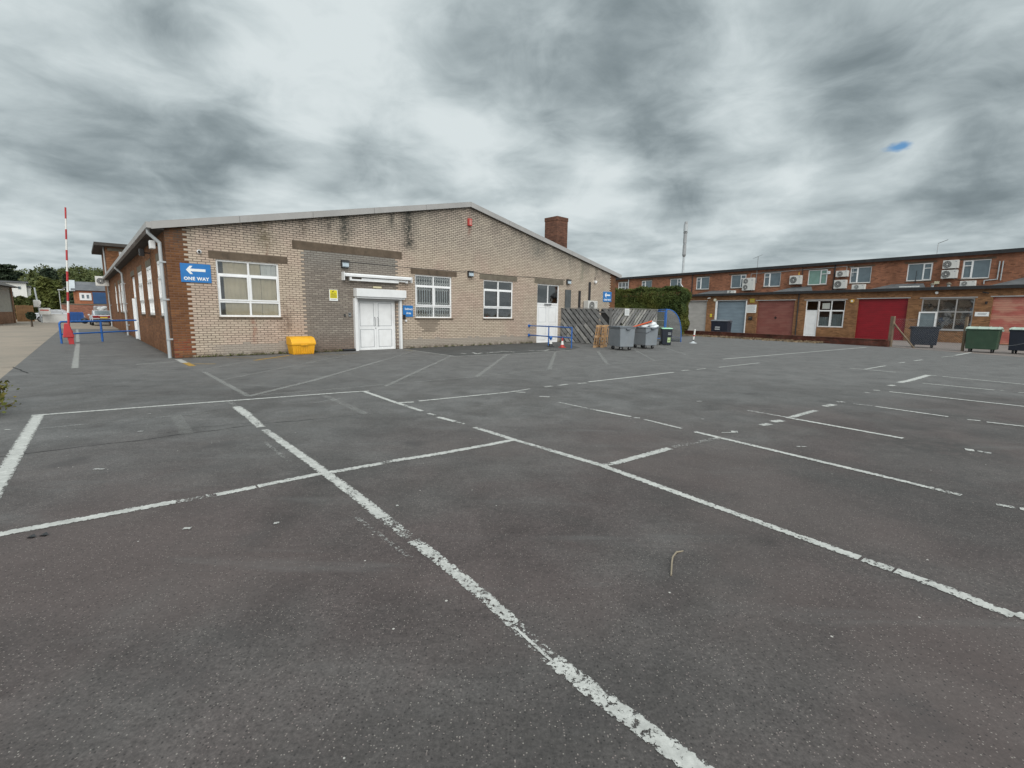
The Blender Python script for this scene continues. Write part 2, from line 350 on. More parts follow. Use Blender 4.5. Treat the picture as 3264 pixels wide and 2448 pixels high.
def asphalt_material():
    m, n, b = newmat('worn_asphalt'); p = n.geo()
    x, y, z = n.sep(p)
    big = n.noise(p, .16, 6, .6, .6); mid = n.noise(p, .9, 6, .62, .4); fine = n.noise(p, 60, 4, .75); f2 = n.noise(p, 22, 5, .7)
    near = n.sm(y, 9., 2.)
    c = n.mix(n.sm(big, .35, .65), (.090,.088,.086), (.122,.119,.116))
    c = n.mix(n.sm(mid, .42, .66), c, (.086,.082,.079))
    old = n.sm(n.add(n.add(y, n.mul(x, -.35)), n.mul(n.sub(n.noise(p, .5, 4), .5), 5.)), 8.2, 3.6)
    brownish = n.mul(n.sm(n.noise(n.vm('ADD', p, (31, 5, 0)), .55, 5, .6), .36, .62), .9)
    c = n.mix(n.mul(old, .62), c, (.082,.069,.065))
    c = n.mix(n.mul(n.mul(old, brownish), .75), c, (.074,.056,.054))
    blot = n.sm(n.noise(n.vm('ADD', p, (13, 2, 0)), .42, 5, .55, .5), .50, .66); c = n.mix(n.mul(blot, .6), c, (.055,.051,.049))
    lt_ = n.sm(n.noise(n.vm('ADD', p, (43, 22, 0)), .6, 5, .6, .6), .54, .72); c = n.mix(n.mul(lt_, .18), c, (.13,.127,.123))
    c = n.vm('SCALE', c, None, n.lin(old, 0., 1., 1., .86))  # near tarmac darkened further, a vignette put into the colour
    far = n.sm(n.add(y, n.mul(n.sub(mid, .5), 3)), 9, 14); c = n.mix(n.mul(far, .75), c, (.118,.115,.112))
    # darker newer strip along the building
    c = n.vm('SCALE', c, None, n.lin(n.mul(f2, 1.), .3, .7, .80, 1.20))
    c = n.vm('SCALE', c, None, n.lin(fine, .28, .72, .54, 1.46))
    m2 = n.noise(n.vm('ADD', p, (5, 71, 0)), 1.7, 6, .68, .6); c = n.vm('SCALE', c, None, n.lin(m2, .34, .66, .80, 1.19))
    m3 = n.noise(n.vm('ADD', p, (65, 7, 0)), .38, 4, .5, .4); c = n.mix(n.mul(n.mul(n.sm(m3, .46, .60), old), .42), c, (.100,.078,.073))
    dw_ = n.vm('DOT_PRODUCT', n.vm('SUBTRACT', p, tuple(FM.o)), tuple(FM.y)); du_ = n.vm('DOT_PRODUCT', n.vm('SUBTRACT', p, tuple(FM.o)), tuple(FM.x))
    foot = n.mul(n.mul(n.sm(n.add(dw_, n.mul(n.sub(n.noise(p, 4., 5, .7), .5), .35)), -.30, -.02), n.sm(du_, -.3, .1)), .8); c = n.mix(foot, c, (.045,.038,.028))  # dirt and painted contact shade along the foot of the front wall
    # aggregate
    v = n.voro(p, 95); rv, rcol = n.white(v.outputs['Color']) if False else (n.sep(v.outputs['Color'])[0], None)
    chip = n.mul(n.sm(v.outputs['Distance'], .34, .22), n.m('GREATER_THAN', rv, .80))
    c = n.mix(n.mul(chip, .7), c, n.mix(n.sep(v.outputs['Color'])[1], (.30,.28,.25), (.22,.17,.16)))
    v2 = n.voro(p, 70); hole = n.mul(n.sm(v2.outputs['Distance'], .40, .2), n.m('GREATER_THAN', n.sep(v2.outputs['Color'])[0], .80)); c = n.mix(n.mul(hole, .75), c, (.022,.02,.02))
    v3 = n.voro(p, 17); sp = n.mul(n.sm(n.add(v3.outputs['Distance'], n.mul(n.sub(f2,.5),.25)), .13, .09), n.m('GREATER_THAN', n.sep(v3.outputs['Color'])[0], .985)); c = n.mix(n.mul(sp, .9), c, (.45,.43,.40))
    pd_ = G(2990, 1425); dd_ = n.vm('LENGTH', n.vm('MULTIPLY', n.vm('SUBTRACT', p, (pd_.x, pd_.y, 0.)), (1., 1.6, 0.)))
    c = n.mix(n.mul(n.mul(n.sm(dd_, 1.3, .3), n.sm(n.noise(p, 5., 6, .7), .38, .58)), .75), c, (.045,.042,.040))
    # oil and damp blotches
    bl = n.mul(n.sm(n.noise(n.vm('ADD', p, (3, 17, 0)), 1.4, 4, .5), .60, .74), .5); c = n.mix(bl, c, (.045,.042,.042))
    sc = n.mul(n.sm(n.noise(n.vm('MULTIPLY', p, (.35, 2.2, 1.)), 1.1, 5, .6), .56, .75), .35); c = n.mix(sc, c, (.135,.133,.13))
    setp(n, b, c, n.lin(fine, .3, .7, .70, .92), spec=.35, normal=n.bump(n.add(n.mul(fine, .7), n.mul(f2, .6)), .55, .006))
    return m
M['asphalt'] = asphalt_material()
def concrete_material(name, c0, c1, c2, sc=.5):
    m, n, b = newmat(name); p = n.geo()
    c = n.mix(n.sm(n.noise(p, sc, 5, .6), .35, .65), c0, c1); c = n.mix(n.mul(n.sm(n.noise(p, sc*4, 6, .7), .5, .75), .6), c, c2)
    c = n.vm('SCALE', c, None, n.lin(n.noise(p, 25, 4, .7), .3, .7, .85, 1.15))
    setp(n, b, c, .9, spec=.3, normal=n.bump(n.noise(p, 40, 3), .3, .005)); return m
M['asphalt_new'] = concrete_material('newer_tarmac', (.060,.059,.058), (.078,.077,.075), (.10,.098,.095), 1.2)
M['concrete'] = concrete_material('beige_concrete', (.28,.235,.19), (.23,.20,.165), (.16,.14,.12), .25)
M['forecourt'] = concrete_material('forecourt_concrete', (.20,.165,.15), (.16,.14,.13), (.10,.09,.08), .6)
M['earth'] = concrete_material('far_ground', (.22,.20,.17), (.17,.16,.13), (.12,.12,.09), .1)
M['lintel'] = plain('weathered_lintel', (.12,.092,.068), .9, .25, 2.5, spec=.2, dirt=.6, bump=.3)
M['lintel_grey'] = plain('grey_lintel', (.16,.14,.11), .9, .2, 2.5, spec=.2, dirt=.4)
M['mast_grey'] = plain('mast_grey', (.30,.31,.32), .6, .1)
M['upvc'] = plain('white_upvc', (.80,.81,.82), .35, .05, 2., dirt=.18, dirtcol=(.35,.33,.29))
M['white'] = plain('white_paint', (.76,.77,.78), .45, .06, 2., dirt=.15, dirtcol=(.3,.28,.25))
M['white_clean'] = plain('white_print', (.80,.82,.82), .5, .02)
M['trim'] = plain('grey_verge_trim', (.35,.345,.34), .5, .08, 1.2, dirt=.25, dirtcol=(.2,.19,.17))
M['pipe'] = plain('pale_pipe', (.42,.45,.47), .5, .08, 2, dirt=.3, dirtcol=(.18,.18,.17))
M['roof_sheet'] = plain('roof_sheet', (.20,.20,.20), .8, .2, 1, dirt=.4)
M['slate'] = plain('roof_slate', (.10,.105,.115), .8, .25, .8, dirt=.5, dirtcol=(.19,.18,.17))
M['dark'] = plain('black_plastic', (.018,.018,.02), .5, .2, 5)
M['blackmetal'] = plain('black_painted_metal', (.02,.02,.023), .5, .3, 3, dirt=.3, dirtcol=(.08,.07,.06))
M['lamp_glass'] = plain('lamp_diffuser', (.42,.50,.56), .3, .1, 6)
M['sign_blue'] = plain('sign_blue', (.018,.17,.47), .45, .08, 3, dirt=.12, dirtcol=(.1,.15,.25))
M['rail_blue'] = plain('rail_blue', (.015,.115,.40), .5, .2, 6, dirt=.35, dirtcol=(.05,.06,.08))
M['yellow_bin'] = plain('yellow_grp', (.74,.37,.012), .55, .10, 3, dirt=.32, dirtcol=(.35,.2,.05), bump=.05)
M['yellow_sign'] = plain('yellow_print', (.72,.62,.02), .5, .05)
M['red_paint'] = plain('red_paint', (.42,.03,.035), .55, .12, 3)
M['red_plastic'] = plain('red_plastic', (.42,.04,.035), .5, .1, 6)
M['white_band'] = plain('white_band', (.70,.70,.68), .5, .06, 5)
M['grey_bin'] = plain('grey_bin_plastic', (.20,.225,.25), .55, .10, 2.2, dirt=.25, dirtcol=(.25,.25,.24))
M['grey_bin_dark'] = plain('grey_bin_lid', (.11,.125,.145), .55, .12, 2.2, dirt=.2)
M['navy_bin'] = plain('navy_bin_plastic', (.010,.015,.028), .55, .2, 3, dirt=.2, dirtcol=(.03,.033,.036))
M['green_bin'] = plain('green_bin_plastic', (.028,.062,.036), .5, .15, 3, dirt=.25, dirtcol=(.09,.10,.07))
M['green_lid'] = plain('pale_green_lid', (.28,.55,.36), .45, .08, 3, dirt=.2)
M['pale_lid'] = plain('pale_lid', (.34,.42,.36), .45, .1, 3, dirt=.2)
M['tyre'] = plain('wheel_rubber', (.015,.015,.016), .8, .2, 6)
M['steel'] = plain('galvanised_steel', (.32,.33,.34), .45, .15, 6, metal=.6, dirt=.25)
M['pallet'] = plain('pallet_wood', (.47,.30,.165), .85, .22, 5, spec=.2, dirt=.3, dirtcol=(.16,.09,.05), bump=.3)
M['old_wood'] = plain('weathered_fence_wood', (.19,.19,.188), .9, .3, 3.5, spec=.2, dirt=.5, dirtcol=(.06,.06,.06), bump=.3)
M['old_wood_light'] = plain('weathered_fence_wood_light', (.30,.295,.28), .9, .3, 3.5, spec=.2, dirt=.4, dirtcol=(.09,.09,.09), bump=.3)
M['gap_shade'] = plain('gap_shade_black', (.035,.035,.035), .9, .3, 3)
M['post_wood'] = plain('fence_post', (.17,.125,.085), .9, .25, 6, dirt=.4, bump=.3)
M['brown_wood'] = plain('brown_fence_boards', (.30,.165,.075), .85, .25, 2, dirt=.4, dirtcol=(.12,.06,.03))
M['orange'] = plain('orange_board', (.62,.10,.03), .6, .15, 4, dirt=.2)
M['bag_white'] = plain('white_bag', (.62,.66,.68), .4, .12, 6, bump=.3)
M['blue_box'] = plain('blue_container', (.015,.065,.17), .55, .2, 1.5, dirt=.3, dirtcol=(.03,.05,.09))
M['blue_skip'] = plain('blue_skip', (.010,.075,.28), .5, .2, 2, dirt=.2)
M['soffit'] = plain('dark_soffit', (.05,.045,.04), .8, .2, 2)
M['flashing'] = plain('lead_flashing', (.085,.09,.095), .7, .3, 1.6, dirt=.35, dirtcol=(.20,.21,.22))
M['black_trim'] = plain('black_fascia', (.018,.018,.02), .6, .3, 3, dirt=.4, dirtcol=(.06,.055,.05))
M['curtain'] = plain('cream_curtain', (.66,.585,.455), .9, .10, 1.5, bump=.2)
M['grille'] = plain('white_grille', (.82,.84,.86), .5, .1, 5)
M['paper'] = plain('paper_notice', (.68,.70,.70), .7, .04)
M['print'] = plain('grey_print', (.22,.24,.26), .7, .1)
M['print_dark'] = plain('dark_print', (.05,.05,.03), .7, .1)
M['casing'] = plain('ac_casing', (.60,.60,.58), .45, .06, 2, dirt=.22, dirtcol=(.3,.28,.25))
M['fan'] = plain('ac_fan_dark', (.045,.048,.052), .5, .2, 8)
M['pink_shutter'] = plain('faded_pink_shutter', (.40,.13,.105), .7, .2, .9, dirt=.55, dirtcol=(.50,.27,.20))
M['car_silver'] = plain('car_silver_paint', (.50,.52,.55), .25, .05, 3)
M['car_dark'] = plain('car_dark', (.02,.02,.025), .2, .1)
M['tail'] = plain('tail_light_red', (.22,.01,.012), .2, .05)
M['plate'] = plain('number_plate', (.62,.47,.05), .5, .05)
M['wrap'] = plain('plastic_wrap', (.30,.30,.31), .25, .4, 2.5, bump=.5)
def stripes(name, base, amp, freq, axis=2, rough=.5, faded=None):
    m, n, b = newmat(name); o = n.obj(); c3 = n.sep(o)[axis]
    w = n.m('FRACT', n.mul(c3, freq)); gr = n.sm(n.m('ABSOLUTE', n.sub(w, .5)), .5, .36)
    c = n.vm('SCALE', tuple(base), None, n.lin(n.noise(n.vm('MULTIPLY', o, (1., 1., 3.)), 1.3, 5, .6), .3, .7, .85, 1.12))
    if faded: c = n.mix(n.mul(n.sm(n.noise(n.vm('MULTIPLY', o, (.8, .8, 2.)), 1., 5, .6), .42, .62), .8), c, faded)
    c = n.mix(n.mul(n.sub(1., gr), amp), c, tuple(v*.35 for v in base))
    setp(n, b, c, rough, normal=n.bump(gr, .5, .01)); return m
M['sh_grey'] = stripes('grey_roller_shutter', (.40,.385,.365), .45, 6.5)
M['sh_blue'] = stripes('blue_grey_roller_shutter', (.20,.26,.31), .5, 6.5)
M['sh_redbrown'] = stripes('faded_red_roller_shutter', (.215,.072,.058), .5, 6.5, faded=(.25,.10,.08))
M['sh_red'] = stripes('bright_red_shutter', (.235,.004,.012), .3, 6.5)
M['sh_pink'] = stripes('pink_roller_shutter', (.42,.12,.095), .4, 6.5, faded=(.52,.28,.20))
M['cladding'] = stripes('pale_vertical_cladding', (.42,.42,.36), .5, 3.2, axis=0)
def glass_material(name, tint=(.9,.95,.95), rough=.03, refl=1.):
    m, n, b = newmat(name); nt = n
    tr = n.new('ShaderNodeBsdfTransparent'); n.inp(tr.inputs[0], tint)
    gl = n.new('ShaderNodeBsdfGlossy'); n.inp(gl.inputs[0], (refl, refl, refl)); n.inp(gl.inputs[1], rough)
    fr = n.new('ShaderNodeFresnel'); fr.inputs[0].default_value = 1.52
    o = n.obj(); n.inp(fr.inputs['Normal'], n.bump(n.noise(o, 1.6, 2), .06, .05)); n.inp(gl.inputs['Normal'], n.bump(n.noise(o, 1.6, 2), .06, .05))
    mx = n.new('ShaderNodeMixShader'); n.inp(mx.inputs[0], n.m('ADD', n.mul(fr.outputs[0], 1.4), .10, clamp=True)); n.L.new(tr.outputs[0], mx.inputs[1]); n.L.new(gl.outputs[0], mx.inputs[2])
    n.L.new(mx.outputs[0], n.N['Material Output'].inputs[0]); return m
M['glass'] = glass_material('window_glass', (.93,.94,.91))
M['glass_dark'] = glass_material('dark_window_glass', (.22,.27,.28))
M['perspex'] = glass_material('shelter_perspex', (.42,.46,.50), .25)
def obscured(name, col):
    m, n, b = newmat(name); o = n.obj()
    setp(n, b, n.vm('SCALE', col, None, n.lin(n.noise(o, 3, 4), .3, .7, .85, 1.1)), .12, spec=.6); return m
M['frosted'] = obscured('frosted_glass', (.16,.20,.22)); M['frosted_green'] = obscured('frosted_green_glass', (.17,.29,.25)); M['tinted'] = obscured('grey_blind_glass', (.12,.16,.185))
M['interior'] = plain('interior_wall', (.22,.21,.19), .9, .1)
def leafmat(name, a, b_, c_, sc=.5):
    m, n, b = newmat(name); p = n.geo()
    at_ = n.new('ShaderNodeAttribute', attribute_name='tint').outputs['Fac']
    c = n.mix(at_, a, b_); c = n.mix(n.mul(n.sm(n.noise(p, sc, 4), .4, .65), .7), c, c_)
    setp(n, b, c, .75, spec=.25)
    return m
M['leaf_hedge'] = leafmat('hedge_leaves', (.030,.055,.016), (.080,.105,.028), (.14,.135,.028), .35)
M['leaf_green'] = leafmat('tree_leaves', (.055,.075,.018), (.11,.12,.03), (.08,.09,.022), .2)
M['leaf_dark'] = leafmat('dark_tree_leaves', (.020,.036,.022), (.046,.062,.034), (.03,.045,.024), .2)
M['leaf_wood'] = leafmat('woodland_leaves', (.045,.066,.024), (.115,.125,.040), (.07,.085,.026), .06)
M['leaf_bush'] = leafmat('bush_leaves', (.10,.12,.02), (.16,.12,.03), (.08,.08,.02), 3.)
M['bark'] = plain('bark', (.07,.055,.04), .9, .3, 3, bump=.5)
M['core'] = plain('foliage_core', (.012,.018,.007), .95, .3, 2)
M['hillmat'] = plain('hill_grass', (.045,.060,.022), .95, .3, .05)

# ------------------------------------------------------------------ ground
def sheet(name, pts, z, mat):
    return struct(MB().poly([(p[0], p[1], z) for p in pts]).build(name, mat))
sheet('ground', [(-1500,-300),(1500,-300),(1500,1800),(-1500,1800)], -.020, M['earth'])
E1 = Vector((-.706, .732*1.0, 0)).normalized()
ea, eb, ec = G(31, 1183), G(132, 1100), G(195, 1047)
e0 = ea-(eb-ea).normalized()*11
far_r = FM.w(0, 30)
sheet('concrete_road', [(e0.x-80, e0.y-40), (e0.x, e0.y), (ec.x, ec.y), tuple(FM.w(0, 29.5))[:2], tuple(FM.w(0, 60))[:2], (-75, 120), (-160, 60)], -.008, M['concrete'])
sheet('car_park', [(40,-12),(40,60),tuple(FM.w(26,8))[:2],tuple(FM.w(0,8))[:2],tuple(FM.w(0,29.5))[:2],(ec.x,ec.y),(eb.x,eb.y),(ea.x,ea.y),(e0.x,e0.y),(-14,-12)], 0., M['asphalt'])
LW0, LW1 = Vector((14.9, 42.6, 0)), Vector((22.18, 27.93, 0))
kd = (G(3264, 1139)-G(2830, 1106)); kd.normalize()
k1 = G(2830, 1106); k2 = k1+kd*14
sheet('forecourt', [(LW0.x, LW0.y), (k1.x, k1.y), (k2.x, k2.y), (60, k2.y-14), (60, 70), (LW0.x, 60)], .004, M['forecourt'])

tp_ = [G(1293,1113),G(1450,1135),G(1640,1127),G(1814,1116),G(1850,1108)]
sheet('tarmac_strip', [(q.x, q.y) for q in tp_]+[tuple(FM.w(19.0,-.0))[:2], tuple(FM.w(8.6,-.0))[:2]], .002, M['asphalt_new'])
# painted lines, each a ribbon of worn paint lying 4 mm above the asphalt
def paint_material(name, col, full=True):
    m, n, b = newmat(name); p = n.geo()
    uv = n.new('ShaderNodeUVMap', uv_map='UVMap').outputs[0]; U_, V_, _ = n.sep(uv)
    wear = n.new('ShaderNodeAttribute', attribute_name='wear').outputs['Fac']
    n1 = n.noise(p, 32, 6, .75); n2 = n.noise(p, 3.2, 4, .6); n3 = n.noise(p, 90, 3, .7)
    amt = n.add(n.add(n.mul(n1, .62), n.mul(n2, .22)), n.mul(n3, .16))
    th = n.lin(wear, 0, 1, .35, .60)
    a = n.sm(amt, n.sub(th, .015), n.add(th, .02))
    edge = n.sm(n.add(n.m('ABSOLUTE', V_), n.mul(n.sub(n.noise(p, 30, 4, .75), .5), 2.6)), .94, .78)
    a = n.mul(a, edge)
    op = n.new('ShaderNodeAttribute', attribute_name='opac').outputs['Fac']
    a = n.mul(a, op)
    c = n.vm('SCALE', tuple(col), None, n.lin(n.noise(p, 10, 6, .75), .3, .7, .60, 1.10))
    setp(n, b, c, .75, alpha=a, normal=n.bump(n1, .3, .004)); return m
M['paint_white'] = paint_material('white_road_paint', (.47,.47,.445)); M['paint_yellow'] = paint_material('yellow_road_paint', (.42,.25,.04))
class Lines:
    def __init__(s): s.v = []; s.f = []; s.uv = []; s.w = []; s.o = []; s.z = .004
    def line(s, pts, width=.1, wear=.3, op=1., px=True):
        P = [G(*p) if px else Vector(p) for p in pts]; L = 0
        s.z += .00002
        n = len(P)
        dirs = [(P[min(i+1, n-1)]-P[max(i-1, 0)]).normalized() for i in range(n)]
        for i in range(n-1):
            a, b = P[i], P[i+1]; ln = (b-a).length
            na = Vector((-dirs[i].y, dirs[i].x, 0))*width/2; nb = Vector((-dirs[i+1].y, dirs[i+1].x, 0))*width/2
            k = len(s.v); z = Vector((0, 0, s.z))
            for q in (a-na, b-nb, b+nb, a+na): s.v.append(tuple(Vector((q.x, q.y, 0))+z))
            s.f.append((k, k+1, k+2, k+3)); s.uv += [(L, -1), (L+ln, -1), (L+ln, 1), (L, 1)]; s.w.append(wear); s.o.append(op); L += ln
    def build(s, name, mat):
        me = bpy.data.meshes.new(name); me.from_pydata(s.v, [], s.f); me.materials.append(mat)
        uv = me.uv_layers.new(name='UVMap'); uv.data.foreach_set('uv', [c for q in s.uv for c in q])
        for nm, arr in (('wear', s.w), ('opac', s.o)):
            a = me.attributes.new(nm, 'FLOAT', 'FACE'); a.data.foreach_set('value', arr)
        o = bpy.data.objects.new(name, me); C.objects.link(o); return struct(o)
W = Lines(); Y = Lines()
W.line([(122,1325),(0,1532),(-120,1737)], .145, .2)
W.line([(100,1325),(731,1278)], .10, .18); W.line([(731,1278),(1100,1251),(1176,1247)], .10, .28)
W.line([(733,1280),(766,1308)], .10, .75); W.line([(753,1297),(792,1325)], .15, .2); W.line([(792,1325),(832,1362)], .13, .42); W.line([(843,1370),(865,1386)], .1, .55)
W.line([(862,1383),(975,1463)], .11, .32); W.line([(975,1463),(1038,1508)], .115, .2); W.line([(1038,1508),(1146,1588),(1222,1650)], .11, .33)
W.line([(1222,1650),(1300,1712)], .10, .62); W.line([(1300,1712),(1320,1726)], .08, .8); W.line([(1318,1724),(1400,1785)], .10, .5); W.line([(1400,1785),(1560,1916)], .092, .42)
W.line([(1560,1916),(1640,1990)], .085, .42); W.line([(1630,1985),(1770,2112)], .09, .78); W.line([(1640,2000),(1760,2110)], .02, .35); W.line([(1762,2104),(1905,2215)], .098, .5); W.line([(1905,2215),(2120,2375)], .098, .42); W.line([(2120,2374),(2400,2590)], .10, .25)
W.line([(840,1408),(925,1473)], .05, .72, .5); W.line([(1136,1650),(1309,1780)], .04, .68, .5)
W.line([(-200,1740),(0,1704),(560,1600)], .105, .15); W.line([(560,1600),(690,1578)], .1, .62); W.line([(690,1578),(816,1553)], .1, .3); W.line([(822,1551),(1014,1512),(1046,1508)], .1, .3)
W.line([(1046,1508),(1215,1478)], .1, .4); W.line([(1215,1478),(1252,1470)], .08, .62); W.line([(1252,1470),(1401,1447),(1560,1418)], .1, .28); W.line([(1560,1418),(1640,1402)], .1, .2)
W.line([(1163,1249),(1260,1283)], .10, .25); W.line([(1260,1283),(1345,1311)], .10, .45); W.line([(1365,1318),(1385,1324)], .08, .5); W.line([(1395,1330),(1450,1344)], .10, .3); W.line([(1450,1344),(1480,1352)], .07, .6)
W.line([(1512,1363),(1575,1382)], .10, .4); W.line([(1575,1382),(1640,1403)], .10, .3); W.line([(1640,1403),(1760,1438)], .09, .45); W.line([(1760,1438),(1917,1484)], .10, .35)
W.line([(1917,1484),(2200,1587)], .10, .25); W.line([(2200,1587),(2560,1716)], .09, .3); W.line([(2560,1716),(2740,1780)], .09, .28); W.line([(2750,1784),(2846,1818)], .09, .48); W.line([(2855,1820),(3000,1873),(3230,1965)], .10, .36); W.line([(3240,1955),(3420,2040)], .1, .3)
W.line([(1255,1285),(1320,1282)], .1, .3); W.line([(1335,1279),(1618,1251)], .09, .35); W.line([(1618,1251),(1690,1240)], .07, .45); W.line([(1735,1234),(1760,1231)], .09, .4); W.line([(1780,1229),(1810,1225)], .09, .4); W.line([(1842,1223),(1870,1221)], .09, .4)
W.line([(1875,1218),(2147,1187)], .10, .2); W.line([(2172,1182),(2195,1180)], .09, .4); W.line([(2220,1178),(2250,1175)], .08, .4); W.line([(2290,1171),(2420,1157)], .08, .35)
W.line([(2305,1145),(2740,1109)], .11, .12); W.line([(2740,1109),(2762,1107)], .13, .2); W.line([(2755,1107),(2975,1118)], .09, .45, .6); W.line([(2330,1147),(2400,1155)], .06, .5, .5)
W.line([(1917,1484),(1955,1479)], .1, .55); W.line([(1955,1479),(2134,1430)], .11, .30); W.line([(2145,1426),(2275,1400)], .09, .68, .8); W.line([(2281,1400),(2285,1393)], .1, .5)
W.line([(2330,1376),(2352,1378)], .12, .4); W.line([(2425,1356),(2455,1352)], .12, .4); W.line([(2462,1345),(2495,1341)], .14, .3); W.line([(2520,1331),(2600,1309)], .11, .42); W.line([(2628,1296),(2658,1290)], .14, .35); W.line([(2668,1281),(2692,1282)], .12, .4)
W.line([(2758,1252),(2770,1252)], .12, .4); W.line([(2784,1244),(2804,1245)], .10, .3); W.line([(2834,1230),(2850,1228)], .14, .4); W.line([(2866,1220),(2900,1213),(2960,1196)], .17, .15)
W.line([(2757,1177),(2823,1166)], .10, .4); W.line([(2865,1157),(2885,1155)], .10, .4); W.line([(2915,1150),(2940,1147)], .12, .3); W.line([(3000,1139),(3040,1135)], .08, .5); W.line([(3045,1133),(3095,1124)], .13, .2)
W.line([(2214,1377),(2829,1523)], .095, .30); W.line([(2600,1468),(2700,1492)], .06, .4); W.line([(2829,1523),(3064,1580)], .085, .42); W.line([(3175,1609),(3235,1620)], .07, .55); W.line([(3250,1622),(3300,1632)], .08, .4)
W.line([(1781,1283),(1900,1308)], .07, .5, .85); W.line([(1900,1308),(2010,1329)], .09, .3); W.line([(2020,1332),(2040,1334)], .07, .5); W.line([(2055,1338),(2174,1367)], .07, .45)
W.line([(2383,1309),(2516,1332)], .08, .5, .9); W.line([(2505,1331),(2878,1398)], .10, .22); W.line([(3076,1433),(3105,1437)], .13, .3); W.line([(3115,1439),(3160,1446)], .09, .5)
W.line([(2720,1288),(2780,1294)], .07, .55); W.line([(2790,1296),(3022,1329)], .09, .28); W.line([(3083,1338),(3125,1342)], .08, .35); W.line([(3145,1346),(3290,1363)], .09, .2)
W.line([(2835,1249),(3300,1300)], .11, .12); W.line([(2941,1222),(3170,1244)], .10, .2); W.line([(3245,1251),(3290,1255)], .09, .3)
W.line([(2950,1196),(2985,1198)], .1, .3); W.line([(3003,1200),(3290,1228)], .10, .3); W.line([(2980,1160),(3180,1175)], .06, .5, .7); W.line([(2709,1174),(2855,1187)], .10, .3)
W.line([(2636,1170),(2650,1170)], .1, .5, .6); W.line([(2665,1171),(2678,1172)], .1, .5, .7)
W.line([(1645,1250),(1675,1252)], .12, .3,.7); W.line([(1720,1264),(1752,1266)], .1, .3, .8)
# older, greyed lines near the building
F = .20
W.line([(568,1146),(590,1157)], .2, .2, .9); W.line([(433,1162),(567,1153)], .07, .35, .9)
W.line([(650,1186),(791,1263)], .12, .3, F+.1); W.line([(704,1213),(1119,1130)], .09, .4, F); W.line([(793,1264),(1000,1213),(1217,1150)], .14, .25, F+.12); W.line([(1217,1150),(1325,1118)], .12, .3, F)
W.line([(638,1180),(811,1149)], .08, .45, F); W.line([(1228,1232),(1439,1134)], .13, .25, F+.06); W.line([(1518,1202),(1618,1129)], .14, .25, F+.06); W.line([(1751,1177),(1770,1123)], .14, .25, F+.06)
W.line([(1936,1161),(1905,1120)], .14, .25, F+.06); W.line([(2020,1114),(2085,1150)], .11, .3, F); W.line([(2096,1103),(2200,1134)], .11, .3, F)
W.line([(832,1259),(1000,1247),(1250,1224),(1515,1202),(1760,1177),(1933,1163),(2085,1150),(2200,1142)], .10, .45, F); W.line([(749,1227),(988,1239)], .06, .45, F-.08); W.line([(650,1187),(967,1195)], .06, .45, F-.1)
W.line([(1293,1114),(1450,1136)], .10, .35, .7); W.line([(1450,1136),(1640,1128),(1814,1117)], .10, .35, .75); W.line([(1640,1129),(1740,1132)], .06, .5, .4)
W.line([(248,1095),(239,1174)], .17, .2, .6); W.line([(246,1050),(248,1090)], .17, .2, .6); W.line([(250,1110),(467,1105)], .10, .35, .45); W.line([(248,1136),(522,1127)], .10, .3, .5)
W.line([(114,1368),(671,1316)], .05, .62, .35); W.line([(562,1328),(597,1383)], .16, .55, .22); W.line([(1033,1262),(1168,1321)], .14, .5, .25); W.line([(1000,1285),(1090,1270)], .05, .55, .3)
# faded lettering by the wall and stray chips of paint
for (a, b_) in [((1470,1126),(1485,1128)),((1508,1124),(1520,1129)),((1520,1129),(1536,1125)),((1550,1126),(1575,1123)),((1578,1124),(1600,1121)),((1598,1120),(1622,1122)),((1625,1121),(1640,1123)),((1683,1117),(1703,1119)),((1706,1119),(1735,1118)),((1735,1119),(1750,1115)),((1755,1113),(1800,1114)),((1806,1119),(1820,1119))]:
    W.line([a, b_], .16, .42, .75)
for (x, y, r_, l_) in [(298,1497,.03,.10),(584,1687,.035,.05),(873,1670,.03,.035),(15,1371,.035,.07),(472,1320,.03,.04),(440,1376,.03,.06),(1262,1614,.02,.02),(3186,1245,.04,.1),(2540,1425,.03,.12),(2300,1380,.03,.2),(2235,1337,.03,.05),(2220,1280,.04,.1)]:
    p = G(x, y); W.line([p, p+Vector((l_, .01, 0))], r_*1.3, .38, .85, px=False)
W.build('white_road_markings', M['paint_white'])
Y.line([(588,1155),(614,1167)], .2, .2, .95); Y.line([(617,1160),(688,1160)], .11, .3, .8); Y.line([(811,1149),(922,1133)], .16, .2, .9); Y.line([(719,1139),(913,1144)], .08, .4, .6)
Y.line([(1000,1128),(1086,1131),(1146,1125)], .09, .35, .5); Y.line([(1290,1117),(1325,1118)], .12, .3, .4)
Y.build('yellow_road_markings', M['paint_yellow'])
# crack and sealed joint across the tarmac
M['crack'] = plain('tarmac_crack', (.012,.011,.011), .9, .3, 20)
ck = MB(); cp = [(-150,1476),(0,1456),(82,1447),(250,1426),(447,1403),(587,1383),(700,1370),(820,1352)]
def ribbon(mb, pts, w0, z, jit=.02, step=.12):
    P = [G(*p) for p in pts]; Q = []
    for a, b_ in zip(P[:-1], P[1:]):
        k = max(1, int((b_-a).length/step))
        for i in range(k): Q.append(a.lerp(b_, i/k)+Vector((random.uniform(-jit, jit), random.uniform(-jit, jit), 0)))
    Q.append(P[-1])
    for a, b_ in zip(Q[:-1], Q[1:]):
        n_ = Vector((-(b_-a).y, (b_-a).x, 0)).normalized()*w0*random.uniform(.3, 1.1)
        mb.poly([a-n_+Vector((0,0,z)), b_-n_+Vector((0,0,z)), b_+n_+Vector((0,0,z)), a+n_+Vector((0,0,z))])
